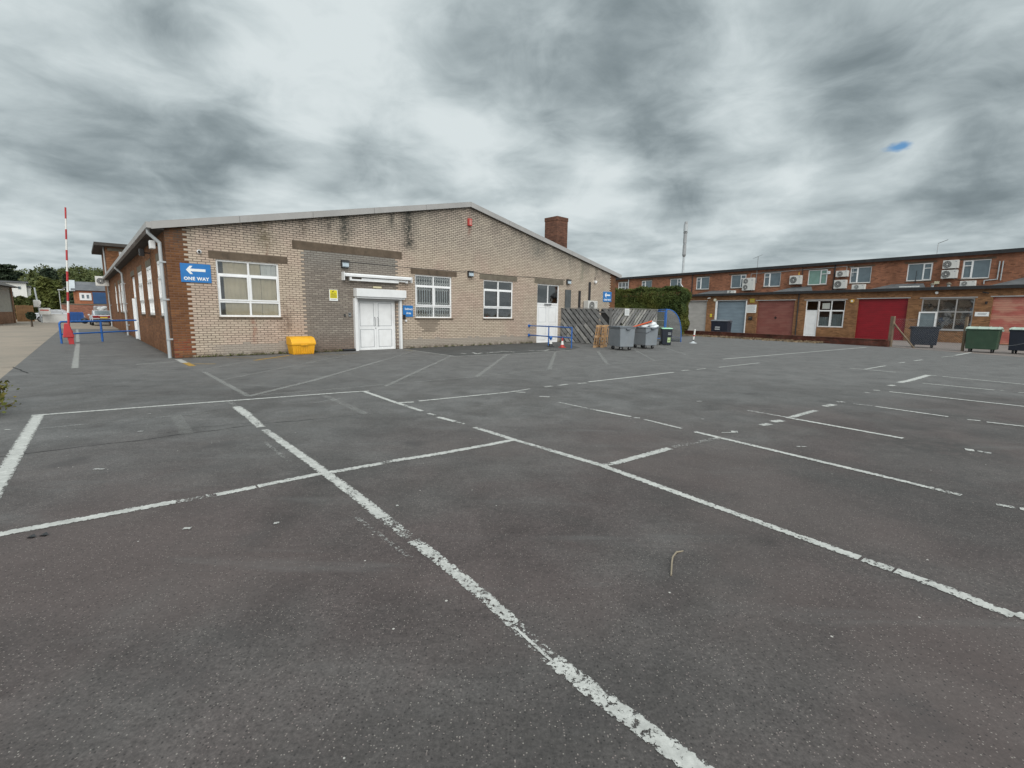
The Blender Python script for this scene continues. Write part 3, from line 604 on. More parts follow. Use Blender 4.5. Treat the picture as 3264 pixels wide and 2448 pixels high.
ribbon(ck, cp, .011, .0022); ribbon(ck, [(500,1385),(640,1362),(860,1342)], .005, .0022); ribbon(ck, [(820,1352),(1000,1337),(1160,1320)], .008, .0022)
ribbon(ck, [(240,1099),(340,1092),(480,1083)], .03, .0022, .03); ribbon(ck, [(0,1173),(40,1170),(90,1190)], .02, .0072, .02)
struct(ck.build('tarmac_cracks', M['crack']))

# ------------------------------------------------------------------ walls with openings
def wall(mb, u0, u1, top, holes, th, f, zb=-.15, brk=()):
    """holes: (ua,ub,za,zb); f(u,d,z)->point; top(u)->z"""
    us = sorted(set([u0, u1]+[h[0] for h in holes]+[h[1] for h in holes]+list(brk)))
    us = [u for u in us if u0 <= u <= u1]
    for a, b_ in zip(us[:-1], us[1:]):
        hs = sorted([(h[2], h[3]) for h in holes if h[0] < b_-1e-6 and h[1] > a+1e-6]); z = zb; seg = []
        for (p, q) in hs: seg.append((z, p, z, p)); z = q
        seg.append((z, top(a), z, top(b_)))
        for (za, zA, zc, zB) in seg:
            if zA-za < 1e-5 and zB-zc < 1e-5: continue
            for d in (0, th): mb.poly([f(a, d, za), f(b_, d, zc), f(b_, d, zB), f(a, d, zA)])
        mb.poly([f(a, 0, top(a)), f(b_, 0, top(b_)), f(b_, th, top(b_)), f(a, th, top(a))])
    for (a, b_, p, q) in holes:
        for (A, Bq) in (((a, p), (b_, p)), ((b_, p), (b_, q)), ((b_, q), (a, q)), ((a, q), (a, p))):
            mb.poly([f(A[0], 0, A[1]), f(Bq[0], 0, Bq[1]), f(Bq[0], th, Bq[1]), f(A[0], th, A[1])])
    for u in (u0, u1): mb.poly([f(u, 0, zb), f(u, th, zb), f(u, th, top(u)), f(u, 0, top(u))])
def frame_bars(mb, f, x0, x1, z0, z1, xs, zs, t=.06, d0=.05, d1=.12, mt=None):
    mt = mt or t
    def bar(a, b_, p, q):
        P = [f(a, d0, p), f(b_, d0, p), f(b_, d1, p), f(a, d1, p), f(a, d0, q), f(b_, d0, q), f(b_, d1, q), f(a, d1, q)]
        mb.hexa(P)
    bar(x0, x1, z0, z0+t); bar(x0, x1, z1-t, z1); bar(x0, x0+t, z0+t, z1-t); bar(x1-t, x1, z0+t, z1-t)
    zz = [z0+t]+[z for z in zs]+[z1-t]
    for x in xs: bar(x-mt/2, x+mt/2, z0+t, z1-t)
    xx = [x0+t]+list(xs)+[x1-t]
    for z in zs:
        for a, b_ in zip(xx[:-1], xx[1:]):
            bar(a+(mt/2 if a in xs else 0), b_-(mt/2 if b_ in xs else 0), z-mt/2, z+mt/2)
def sash(mb, f, x0, x1, z0, z1, t=.05, d0=.035, d1=.06):
    frame_bars(mb, f, x0, x1, z0, z1, [], [], t, d0, d1)
def window(parent, f, x0, x1, z0, z1, xs=(), zs=(), sashes=(), glass='glass', sill=None, label=None, t=.06, d0=.05, curtain=None, framemat='upvc', sillmat=None):
    mb = MB(); frame_bars(mb, f, x0, x1, z0, z1, list(xs), list(zs), t, d0, d0+.07)
    for s_ in sashes: sash(mb, f, *s_, d0=d0-.018, d1=d0+.001)
    w = mb.build('window', M[framemat], parent)
    if label: w['label'] = label
    g = MB(); g.poly([f(x0+t*.5, d0+.035, z0+t*.5), f(x1-t*.5, d0+.035, z0+t*.5), f(x1-t*.5, d0+.035, z1-t*.5), f(x0+t*.5, d0+.035, z1-t*.5)]); g.build('pane', M[glass], w)
    if sill: 
        s0, s1, sd_ = sill; sb = MB(); P = [f(a, d, z) for z in (z0-.055, z0-.003) for (a, d) in ((x0-s0, -sd_), (x1+s0, -sd_), (x1+s0, .1), (x0-s0, .1))]
        sb.hexa(P); sb.build('sill', sillmat or M['lintel'], w)
    if curtain:
        for (a, b_, p, q, mt) in curtain:
            cb = MB(); k = max(2, int((b_-a)/.05))
            for i in range(k):
                ua, ub = a+(b_-a)*i/k, a+(b_-a)*(i+1)/k; da = d0+.095+.012*math.sin(i*1.9); db = d0+.095+.012*math.sin((i+1)*1.9)
                cb.poly([f(ua, da, p), f(ub, db, p), f(ub, db, q), f(ua, da, q)])
            cb.build('curtain', M[mt], w)
    return w

# ------------------------------------------------------------------ main building
BW, EAVE, RIDGE, BL = 24.4, 4.22, 6.76, 37.8
main = thing('brick_building', 'long single-storey building with a cream brick gable wall and shallow pitched roof', 'building', FM.w(0, 0), FM.a)
ff = lambda u, d, z: (u, d, z)                # front wall, outside at -y
fs = lambda u, d, z: (d, u, z)                # left side wall, outside at -x
gtop = lambda u: RIDGE-(RIDGE-EAVE)*abs(u-BW/2)/(BW/2)
WINS = [(1.37,3.38),(9.14,11.16),(13.12,15.16)]
holesF = [(a, b_, 1.38, 3.33) for a, b_ in WINS]+[(6.32,8.14,-.05,2.16),(17.02,18.85,-.05,3.33)]
wb = MB(); wall(wb, 0, BW, gtop, holesF, .3, ff, brk=[BW/2]); wb.build('front_wall', M['facade'], main)
SW = [(1.42,2.5),(4.5,6.15),(8.2,9.95),(19.35,20.5),(21.3,22.7),(23.8,25.2),(28.1,29.2)]
holesS = [(a, b_, 1.38, 3.3) for a, b_ in SW]+[(12.0,13.85,-.05,3.27)]
wb = MB(); wall(wb, .3, BL, lambda u: EAVE, holesS, .3, fs); wb.build('side_wall', M['red_brick'], main)
MB().box(BW-.3, BW, .3, BL, -.1, EAVE).build('side_wall', M['red_brick'], main)
wb = MB(); wall(wb, .3, BW-.3, gtop, [], .3, lambda u, d, z: (u, BL-d, z), brk=[BW/2]); wb.build('rear_wall', M['red_brick'], main)
# roof slabs, verge trim, gutters
sl = (RIDGE-EAVE)/(BW/2)
rf = MB()
for s_ in (0, 1):
    X = (lambda x: x) if s_ == 0 else (lambda x: BW-x)
    x0 = -.32; z0 = EAVE-sl*.32+.02; x1 = BW/2; z1 = RIDGE+.02
    rf.hexa([(X(x0),-.10,z0),(X(x1),-.10,z1),(X(x1),BL+.1,z1),(X(x0),BL+.1,z0),(X(x0),-.10,z0+.12),(X(x1),-.10,z1+.12),(X(x1),BL+.1,z1+.12),(X(x0),BL+.1,z0+.12)])
roof = rf.build('roof', M['roof_sheet'], main)
vt = MB(); 
for s_ in (0, 1):
    X = (lambda x: x) if s_ == 0 else (lambda x: BW-x)
    n_ = 5
    for i in range(n_):      # sheets of trim with thin joints
        a = -.34+(BW/2+.34)*i/n_+.006; b_ = -.34+(BW/2+.34)*(i+1)/n_-.006
        za, zb_ = EAVE+sl*a, EAVE+sl*b_
        vt.hexa([(X(a),-.155,za-.055),(X(b_),-.155,zb_-.055),(X(b_),-.102,zb_-.055),(X(a),-.102,za-.055),(X(a),-.155,za+.16),(X(b_),-.155,zb_+.16),(X(b_),-.102,zb_+.16),(X(a),-.102,za+.16)])
        vt.hexa([(X(a),-.155,za+.161),(X(b_),-.155,zb_+.161),(X(b_),.10,zb_+.161),(X(a),.10,za+.161),(X(a),-.155,za+.175),(X(b_),-.155,zb_+.175),(X(b_),.10,zb_+.175),(X(a),.10,za+.175)])
vt.build('verge_trim', M['trim'], roof)
MB().box(.003, BW-.003, -.099, -.003, EAVE-.16, EAVE-.161) if False else None
MB().box(-.46, -.325, -.16, BL+.1, EAVE-.10, EAVE+.08).build('gutter', M['trim'], main)
MB().box(-.32, -.003, -.09, BL+.1, EAVE-.12, EAVE-.075).build('soffit', M['soffit'], main)
MB().box(BW+.325, BW+.44, -.16, BL+.1, EAVE-.10, EAVE+.08).build('gutter', M['trim'], main)
# chimney
CY_ = 4.6
cx0, cz1 = FM.px(1776, 700, CY_); cx1 = FM.px(1810, 705, CY_)[0]; cw = cx1-cx0
MB().box(cx0, cx1, CY_, CY_+1.2, 3.6, cz1).build('chimney', M['chimney_brick'], roof)
MB().box(cx0-.025, cx1+.025, CY_-.025, CY_+1.225, cz1+.001, FM.px(1776, 688, CY_)[1]).build('chimney_cap', M['chimney_brick'], roof)
# downpipes
def side_pipe(y, off=False):
    mb = MB(); mb.tube([(-.39, y, EAVE-.1), (-.39, y, EAVE-.22), (-.12, y, EAVE-.5), (-.12, y, 0)], .055, 10)
    for z in (.6, 1.9, 3.1): mb.box(-.17, -.001, y-.07, y+.07, z, z+.05)
    mb.build('downpipe', M['pipe'], main, smooth=True)
side_pipe(.18); side_pipe(18.4); side_pipe(37.5)
# lintels
def lintel(a, b_, z0, z1, mat='lintel', f=ff, parent=main):
    mb = MB(); mb.hexa([f(u, d, z) for z in (z0, z1) for (u, d) in ((a, -.012), (b_, -.012), (b_, .1), (a, .1))]); mb.build('lintel', M[mat], parent)
lintel(1.17, 3.70, 3.345, 3.59); lintel(3.90, 8.49, 3.94, 4.23); lintel(8.92, 11.45, 3.345, 3.58); lintel(12.86, 15.43, 3.345, 3.6, 'lintel_grey'); lintel(16.77, 19.18, 3.345, 3.63, 'lintel_grey')
for a, b_ in SW+[(12.0, 13.85)]: lintel(a-.15, b_+.15, 3.31, 3.56, 'lintel_grey', fs)
# windows
xm = 2.375
window(main, ff, 1.37, 3.38, 1.38, 3.33, [xm], [1.9, 2.84], [(1.42,xm-.02,1.94,2.81),(xm+.02,3.33,1.94,2.81)], sill=(.03,0,.05), sillmat=M['lintel'], curtain=[(1.60,2.78,1.4,3.3,'curtain'),(2.79,3.34,1.4,2.86,'curtain'),(2.80,3.34,2.865,3.3,'white')])
w2 = window(main, ff, 9.14, 11.16, 1.38, 3.33, [10.15], [1.9, 2.85], [(9.19,10.13,1.94,2.82),(10.17,11.11,1.94,2.82)], sill=(.05,0,.05))
gb = MB()
for (a, b_, p, q) in [(9.22,10.1,1.97,2.78),(10.2,11.08,1.97,2.78),(9.2,10.1,1.44,1.86),(10.2,11.1,1.44,1.86),(9.2,10.1,2.9,3.27),(10.2,11.1,2.9,3.27)]:
    k = 7; st = (b_-a)/k
    for i in range(k+1): gb.box(a+i*st-.013, a+i*st+.013, .135, .145, p, q)
    for i in range(k):
        for (z0_, z1_) in ((p, p+.16), (q-.16, q)):
            for sgn in (0, 1):
                xa, xb = (a+i*st, a+(i+1)*st) if sgn == 0 else (a+(i+1)*st, a+i*st)
                gb.cyl((xa, .15, z0_), (xb, .15, z1_), .010, 5)
gb.build('security_grille', M['grille'], w2)
window(main, ff, 13.12, 15.16, 1.38, 3.33, [14.14], [1.92, 2.85], [(13.17,14.12,1.96,2.82),(14.16,15.11,1.96,2.82)], sill=(.06,0,.05), glass='glass')
for a, b_ in SW: window(main, fs, a, b_, 1.38, 3.3, [(a+b_)/2], [1.95, 2.75], [(a+.04,(a+b_)/2-.02,1.98,2.72),((a+b_)/2+.02,b_-.04,1.98,2.72)], sill=(.04,0,.05), glass='glass', t=.09, d0=.0, curtain=[(a+.08,b_-.08,1.4,2.4,'curtain')])
window(main, fs, 12.0, 13.85, 2.16, 3.27, [12.92], [], glass='glass')
sdr = MB().box(.05, .10, 12.0, 13.85, -.02, 2.155); sdr.box(.03, .05, 12.05, 12.9, .1, .95).box(.03, .05, 12.98, 13.8, .1, .95); sdr.box(-.06, .05, 13.78, 13.9, 0, 2.16); sdr.build('side_door', M['upvc'], main)
# delivery doors: roller shutter box, guides, two leaves
MB().box(6.22, 8.50, -.34, -.002, 2.24, 2.57).box(6.26, 8.46, -.28, -.02, 2.17, 2.239).build('shutter_box', M['trim'] if False else M['white'], main, bevel=.012)
MB().box(6.33, 8.30, -.14, -.05, 2.10, 2.168).build('shutter_curtain', M['trim'], main)
MB().box(6.19, 6.32, -.16, -.002, 0, 2.17).build('shutter_guide', M['white'], main); MB().box(8.27, 8.37, -.15, -.002, 0, 2.17).build('shutter_guide', M['white'], main)
df = MB(); frame_bars(df, ff, 6.34, 8.13, 0.0, 2.15, [], [], .06, .06, .14); df.build('door_frame', M['upvc'], main)
def leaf(x0, x1, hs):
    mb = MB().box(x0, x1, .075, .115, .03, 2.09)
    d = mb.build('door', M['upvc'], main)
    bd = MB()
    for (p, q) in ((.12, .88), (1.02, 2.0)):
        frame_bars(bd, ff, x0+.10, x1-.10, p, q, [], [], .014, .070, .0745)
    bd.build('panel_beading', M['print'], d)
    hx = x0+.07 if hs < 0 else x1-.07
    MB().tube([(hx, .07, 1.02), (hx, .015, 1.04), (hx, .015, 1.38), (hx, .07, 1.40)], .014, 8).build('handle', M['steel'], d)
    return d
leaf(6.405, 7.232, 1); leaf(7.238, 8.065, -1)
MB().cyl((7.2, .05, .93), (7.2, .076, .93), .02, 8).build('door_lock', M['steel'], main)
MB().box(6.6, 8.0, .3, .32, 0, 2.3).build('inner_screen', M['interior'], main)
# fire exit: tall glazed overlight above two white leaves
fx = (17.02+18.85)/2
window(main, ff, 17.02, 18.85, 2.22, 3.33, [fx], [], glass='glass_dark', t=.055)
df = MB(); frame_bars(df, ff, 17.02, 18.85, 0, 2.215, [], [], .05, .05, .12); df.build('door_frame', M['upvc'], main)
for (a, b_) in ((17.075, fx-.004), (fx+.004, 18.795)):
    mb = MB().box(a, b_, .065, .10, .03, 2.16)
    fd = mb.build('fire_door', M['upvc'], main); bd = MB()
    for (p, q) in ((.15, 1.02), (1.18, 2.02)): frame_bars(bd, ff, a+.12, b_-.12, p, q, [], [], .012, .060, .0645)
    bd.build('panel_beading', M['pipe'], fd)
MB().box(17.65, 18.2, -.02, .05, 2.17, 2.24).build('door_closer', M['steel'], main)
# dark vents and slots on the right of the gable
MB().box(19.36, 19.86, -.05, -.002, 1.0, 3.10).build('grey_duct', plain('grey_duct', (.075,.085,.09), .6, .2, 3, dirt=.4, dirtcol=(.16,.17,.17)), main)
MB().box(20.60, 20.78, -.05, -.002, 1.0, 3.09).build('vent_slot', M['blackmetal'], main); MB().box(21.56, 21.74, -.05, -.002, 2.45, 3.66).build('vent_slot', M['blackmetal'], main)
# cable run between the wall lamps
cb = MB(); P = [(6.05,-.012,3.62),(7.0,-.012,3.62),(8.9,-.012,3.60),(8.92,-.012,3.605),(11.9,-.012,3.62),(12.0,-.012,3.69),(12.4,-.012,3.68),(12.9,-.012,3.62),(15.4,-.012,3.625),(16.7,-.012,3.66),(19.3,-.012,3.66)]
cb.tube(P, .009, 5); cb.build('cable', M['dark'], main)
# two-storey block at the far end
blk = thing('rear_block', 'two-storey flat-roofed brick block rising behind the far end of the long building', 'building', FM.w(0, 38.1), FM.a)
wb = MB(); bw0, bwz = FM.px(378, 802, 38.1); bw1 = bw0+3.4; wall(wb, 0, 9, lambda u: 7.15, [(bw0, bw1, bwz-2.0, bwz)], .3, ff); wb.build('wall', M['red_brick'], blk)
MB().box(0, .3, .3, 9, -.1, 7.15).box(8.7, 9, .3, 9, -.1, 7.15).box(.3, 8.7, 8.7, 9, -.1, 7.15).build('wall', M['red_brick'], blk)
MB().box(-.75, 9.4, -.75, 9.4, 7.155, 7.42).build('flat_roof', M['soffit'], blk)
lintel(bw0-.8, bw1+.4, bwz+.01, bwz+.28, 'lintel_grey', ff, blk)
window(blk, ff, bw0, bw1, bwz-2.0, bwz, [bw0+1.7], [bwz-.7], glass='white_clean', curtain=None)
MB().tube([(-.1, .5, 7.1), (-.1, .5, 4.0)], .06, 8).build('downpipe', M['pipe'], blk)

# ------------------------------------------------------------------ things on the main building
def on_main(name, label, cat, x, y, z, group=None): return thing(name, label, cat, FM.w(x, y, z), FM.a, group)
# signs
def arrow_poly(cx, cz, L, h, y, th):
    s_ = h
    pts = [(-.5*L, 0), (-.5*L+.40*s_*1.0, .5*s_), (-.5*L+.70*s_, .5*s_), (-.5*L+.45*s_, (.16*s_)), (.5*L, (.16*s_)), (.5*L, -(.16*s_)), (-.5*L+.45*s_, -(.16*s_)), (-.5*L+.70*s_, -.5*s_), (-.5*L+.40*s_, -.5*s_)]
    return MB().prism([(cx+a, y, cz+b_) for a, b_ in pts], (0, -th, 0))
def oneway(x0, x1, z0, z1, label):
    w, h = x1-x0, z1-z0
    s_ = on_main('one_way_sign', label, 'sign', (x0+x1)/2, -.03, z0, 'blue arrow signs on the gable wall')
    MB().box(-w/2, w/2, 0, .022, 0, h).build('sign_board', M['sign_blue'], s_, bevel=.004)
    arrow_poly(0, h*.66, w*.64, h*.44, -.001, .004).build('arrow', M['white_clean'], s_)
    text('lettering', 'ONE WAY', h*.235, M['white_clean'], s_, (0, -.003, h*.19), bold=.006, sx=min(1.2, w*.80/(h*.235*4.9)))
    return s_
oneway(.345, 1.205, 2.51, 3.12, 'large blue ONE WAY arrow sign beside the corner of the building')
oneway(23.08, 23.97, 2.50, 3.15, 'blue ONE WAY arrow sign at the far right end of the gable wall')
s_ = on_main('delivery_sign', 'blue Delivery Area sign beside the white double doors', 'sign', 8.74, -.03, 1.43)
MB().box(-.25, .25, 0, .02, 0, .5).build('sign_board', M['sign_blue'], s_)
text('lettering', 'Delivery', .128, M['white_clean'], s_, (.03, -.003, .34), bold=.004, sx=.80); text('lettering', 'Area', .128, M['white_clean'], s_, (.03, -.003, .16), bold=.004, sx=.85)
s_ = on_main('camera_notice', 'small yellow and white CCTV notice on the grey-brown brick panel', 'sign', 5.39, -.015, 2.04)
MB().box(-.17, .17, 0, .012, 0, .44).build('notice_board', M['white_clean'], s_)
MB().box(-.145, .145, -.003, -.0005, .10, .425).build('yellow_panel', M['yellow_sign'], s_)
t_ = MB().box(-.05, .05, -.006, -.0035, -.014, .014).xf(Matrix.Translation((-.02, 0, .375)) @ Matrix.Rotation(rad(-28), 4, 'Y')); t_.build('camera_symbol', M['print_dark'], s_)
text('lettering', 'CCTV', .075, M['print_dark'], s_, (0, -.0045, .285), bold=.001)
pr = MB()
for z in (.235, .20, .165, .13): pr.box(-.12, .12, -.0045, -.0035, z, z+.012)
pr.box(-.12, .12, -.002, -.0005, .05, .062); pr.build('small_print', M['print_dark'], s_)
# wall lights
def wall_light(x, z, label):
    o = on_main('wall_light', label, 'light', x, 0, z, 'bulkhead lamps on the gable wall')
    MB().box(-.15, .15, -.10, -.001, .0, .30).build('housing', M['blackmetal'], o, bevel=.02)
    MB().hexa([(-.125,-.19,.035),(.125,-.19,.035),(.125,-.102,.015),(-.125,-.102,.015),(-.13,-.165,.21),(.13,-.165,.21),(.13,-.102,.24),(-.13,-.102,.24)]).build('lamp_lens', M['lamp_glass'], o, bevel=.015)
    MB().hexa([(-.15,-.20,.212),(.15,-.20,.212),(.15,-.101,.243),(-.15,-.101,.243),(-.15,-.18,.26),(.15,-.18,.26),(.15,-.101,.30),(-.15,-.101,.30)]).build('hood', M['blackmetal'], o)
    return o
wall_light(5.88, 3.37, 'black hooded lamp above the roller shutter, leftmost on the gable'); wall_light(12.23, 3.40, 'black hooded lamp between the barred window and the plain window'); wall_light(19.58, 3.42, 'black hooded lamp right of the fire exit')
# floodlights on the side wall
for i, (y, z, lb) in enumerate([(.55, 3.55, 'white floodlight under the eaves near the front downpipe'), (4.0, 3.6, 'dark floodlight on the brown side wall between its first two windows')]):
    o = on_main('floodlight', lb, 'light', -.02, y, z, 'floodlights on the side wall')
    MB().box(-.2, 0, -.02, .02, .1, .14).build('bracket', M['blackmetal'], o); MB().box(-.34, -.18, -.14, .14, .0, .26).build('lamp_head', M['white'] if i == 0 else M['blackmetal'], o, bevel=.02)
o = on_main('dome_camera', 'small white dome camera above the large arrow sign', 'camera', .91, 0, 3.53)
MB().cyl((0, 0, 0), (0, -.05, 0), .065, 14).build('camera_base', M['white'], o, smooth=True); MB().ball((0, -.06, -.005), .042, 12, 7).build('camera_lens', M['dark'], o, smooth=True)
o = on_main('alarm_box', 'tall narrow red bell box high under the ridge of the gable', 'alarm', 12.2, 0, 5.83)
MB().box(-.115, .115, -.10, -.001, 0, .34).build('alarm_casing', M['red_plastic'], o, bevel=.015); MB().box(-.05, .075, -.104, -.101, .05, .29).build('alarm_face', plain('faded_pink', (.55,.25,.22), .5), o)
o = on_main('security_sensor', 'small white sensor high on the gable near the right end', 'sensor', 22.17, 0, 3.68)
MB().box(-.10, .10, -.12, -.001, 0, .10).build('sensor_base', M['white'], o); MB().ball((0, -.07, -.02), .07, 12, 7).build('sensor_dome', M['white'], o, smooth=True); MB().box(-.02, .02, -.03, -.002, .101, .32).build('conduit', M['dark'], o)
o = on_main('key_pad', 'small metal intercom on the brick left of the delivery doors', 'intercom', 6.02, 0, 1.42); MB().box(-.05, .05, -.05, -.001, 0, .15).build('panel', M['steel'], o); MB().box(-.03, .03, -.055, -.051, .06, .12).build('speaker_grille', M['dark'], o)
o = on_main('wall_socket', 'tiny black switch left of the intercom', 'switch', 5.82, 0, 1.42); MB().box(-.035, .035, -.03, -.001, 0, .09).build('switch_box', M['dark'], o); MB().box(-.01, .01, -.036, -.031, .03, .06).build('switch_toggle', M['steel'], o)
o = on_main('letter_box', 'little black box and white knob below the Delivery Area sign', 'box', 8.56, 0, 1.22); MB().box(-.07, .03, -.07, -.001, .1, .3).build('box_body', M['dark'], o); MB().cyl((.06, -.001, .03), (.06, -.07, .03), .045, 12).build('knob', M['white'], o)
o = on_main('door_buzzer', 'cream strip lamp sitting above the roller shutter box', 'light', 7.27, 0, 2.62); MB().box(-.19, .19, -.07, -.001, 0, .08).build('strip_lamp', plain('cream_lamp', (.62,.56,.38), .5), o, bevel=.01)
# retracted awning: cassette, front bar and folding arms
o = on_main('folding_awning', 'retracted white awning with folded arms above the delivery doors', 'awning', 5.78, 0, 2.9)
MB().box(0, 3.05, -.11, -.002, .14, .26).cyl((0, -.16, .21), (3.05, -.16, .21), .055, 12).build('cassette', M['white'], o)
MB().box(.02, 3.0, -.28, -.235, .13, .185).build('front_bar', M['white'], o)
MB().box(-.03, .0, -.26, -.002, -.03, .30).build('end_bracket', M['white'], o); MB().box(3.051, 3.08, -.26, -.002, .02, .27).build('end_bracket', M['white'], o)
MB().box(.25, 2.42, -.23, -.19, -.03, .035).box(.22, .30, -.24, -.12, -.03, .12).build('folding_arm', M['white'], o); MB().box(.75, 2.82, -.19, -.14, .03, .10).box(2.78, 2.9, -.19, -.10, -.0, .10).build('folding_arm', M['white'], o)
# AC at the far corner
def ac_unit(name, label, loc, rz, w=.85, h=.62, d=.32, fans=1, group=None, fx=-.12, legs=True):
    o = thing(name, label, 'air conditioner', loc, rz, group)
    MB().box(-w/2, w/2, -d, 0, .03, h).build('casing', M['casing'], o, bevel=.012)
    for k in range(fans):
        cz = .03+(h-.03)*(k+.5)/fans; r = min(w*.30, (h/fans)*.40); cx = w*fx
        g = MB().cyl((cx, -d-.003, cz), (cx, -d-.012, cz), r, 24); g.build('fan_opening', M['fan'], o)
        gr = MB()
        for q in (.55, .78, 1.0):
            n_ = 22
            for i in range(n_):
                a0, a1 = 2*math.pi*i/n_, 2*math.pi*(i+1)/n_
                gr.cyl((cx+r*q*math.cos(a0), -d-.017, cz+r*q*math.sin(a0)), (cx+r*q*math.cos(a1), -d-.017, cz+r*q*math.sin(a1)), .006, 4)
        for i in range(10):
            a0 = 2*math.pi*i/10; gr.cyl((cx+r*.2*math.cos(a0), -d-.017, cz+r*.2*math.sin(a0)), (cx+r*math.cos(a0), -d-.017, cz+r*math.sin(a0)), .004, 4)
        gr.cyl((cx, -d-.01, cz), (cx, -d-.022, cz), r*.2, 14)
        gr.build('fan_grille', M['casing'], o)
    MB().box(w*.30, w*.38, -d-.004, -d-.001, h*.78, h*.86).build('badge', M['print'], o)
    MB().box(-w*.38, -w*.34, -d, .0, -.02, .029).box(w*.34, w*.38, -d, .0, -.02, .029).build('bracket', M['steel'], o)
    return o
ac_unit('wall_ac_unit', 'beige air conditioner hung under the eaves at the far corner', FM.w(-.5, 36.8, 3.55), FM.a, .9, .85, .45)
o = ac_unit('gable_ac_unit', 'grey air conditioner on the cream gable behind the slatted screen', FM.w(21.55, -.05, 1.85), FM.a, .95, .66, .36)
# grit bin
o = on_main('grit_bin', 'yellow grit bin with a curved lid against the wall', 'grit bin', 3.93, -.62, 0)
o.location = FM.w(3.90, -.14, 0)
gb = MB(); w_ = .42
gb.taper(-w_+.05, w_-.05, -.56, 0, 0, -w_, w_, -.60, 0, .37)
for i in range(9): x = -w_+.09+i*.083; gb.box(x, x+.03, -.602, -.55, .03, .33)
gb.build('bin_body', M['yellow_bin'], o, bevel=.02)
lid = MB(); prof = [(-.63,.355),(-.63,.42),(-.585,.51),(-.50,.585),(-.38,.635),(-.2,.655),(0,.655),(0,.355)]
lid.prism([(-w_-.02, a, b_) for a, b_ in prof], (2*w_+.04, 0, 0)); lid.build('bin_lid', M['yellow_bin'], o, bevel=.012)
MB().box(-.12, .12, -.65, -.62, .34, .38).build('lid_handle', M['yellow_bin'], o)
# boot scraper
o = on_main('door_stop', 'short black tube lying on the ground left of the delivery doors', 'door stop', 5.95, -.12, 0)
MB().cyl((-.28, 0, .05), (.22, 0, .05), .05, 12).box(-.3, -.27, -.05, .05, 0, .1).build('tube', M['dark'], o)
# weeds along the wall foot
def leaf_cloud(name, pts, size, mat, parent=None, up=.3, tint=None, aspect=.6):
    n_ = len(pts); P = np.asarray(pts, float); 
    nr = RNG.normal(size=(n_, 3)); nr[:, 2] += up; nr /= np.linalg.norm(nr, axis=1)[:, None]
    t = np.cross(nr, RNG.normal(size=(n_, 3))); t /= np.linalg.norm(t, axis=1)[:, None]; b_ = np.cross(nr, t)
    s_ = (np.asarray(size)*RNG.uniform(.6, 1.4, n_))[:, None] if np.ndim(size) else size*RNG.uniform(.6, 1.4, n_)[:, None]
    V = np.stack([P-t*s_, P-b_*s_*aspect, P+t*s_, P+b_*s_*aspect], 1).reshape(-1, 3)
    me = bpy.data.meshes.new(name); me.vertices.add(4*n_); me.vertices.foreach_set('co', V.ravel())
    me.loops.add(4*n_); me.loops.foreach_set('vertex_index', np.arange(4*n_))
    me.polygons.add(n_); me.polygons.foreach_set('loop_start', np.arange(n_)*4); me.polygons.foreach_set('loop_total', np.full(n_, 4)); me.update(); me.validate()
    me.materials.append(mat); a = me.attributes.new('tint', 'FLOAT', 'FACE'); a.data.foreach_set('value', (RNG.uniform(0, 1, n_) if tint is None else tint).astype(np.float32))
    o = bpy.data.objects.new(name, me); C.objects.link(o)
    if parent: o.parent = parent
    return o
wp = []
for c in [1.1,1.6,2.3,2.55,3.0,3.25,3.45,.7,5.0,5.4,10.2,11.7,12.4,13.6,14.4,15.0,15.9,8.9,19.1,21.0,1.35,2.0,4.6,5.6,9.6,10.8,11.2,12.9,13.2,16.2,16.6,.9,1.9,2.8]:
    for k in range(30): q = FM.w(c+random.gauss(0, .07), -abs(random.gauss(0, .04))-.01, abs(random.gauss(0, .035))+.01); wp.append(q)
wd = leaf_cloud('weeds', wp, .022, M['leaf_green']); wd['kind'] = 'stuff'; wd['label'] = 'small weeds growing along the foot of the gable wall'; wd['category'] = 'weeds'

# blue handrail by the fire exit
rp0 = FM.w(16.4, 0); rp1 = G(1821, 1110); dv = (rp1-rp0); LR = math.hypot(dv.x, dv.y); ra = math.atan2(dv.y, dv.x)
o = thing('handrail', 'blue two-bar handrail running out from the wall beside the fire exit', 'handrail', rp0, ra)
MB().tube([(.02,0,.98),(LR*.5,0,1.0),(LR,0,1.0)], .03, 10).build('top_rail', M['rail_blue'], o, smooth=True); MB().tube([(.02,0,.46),(LR,0,.50)], .03, 10).build('lower_rail', M['rail_blue'], o, smooth=True)
MB().cyl((LR,0,0),(LR,0,1.03),.032,10).build('post', M['rail_blue'], o, smooth=True); MB().cyl((LR*.5,0,0),(LR*.5,0,1.0),.032,10).build('post', M['rail_blue'], o, smooth=True)
MB().cyl((0,0,.98),(.05,0,.98),.08,12).build('wall_flange', M['rail_blue'], o); MB().cyl((0,0,.46),(.05,0,.46),.08,12).build('wall_flange', M['rail_blue'], o)

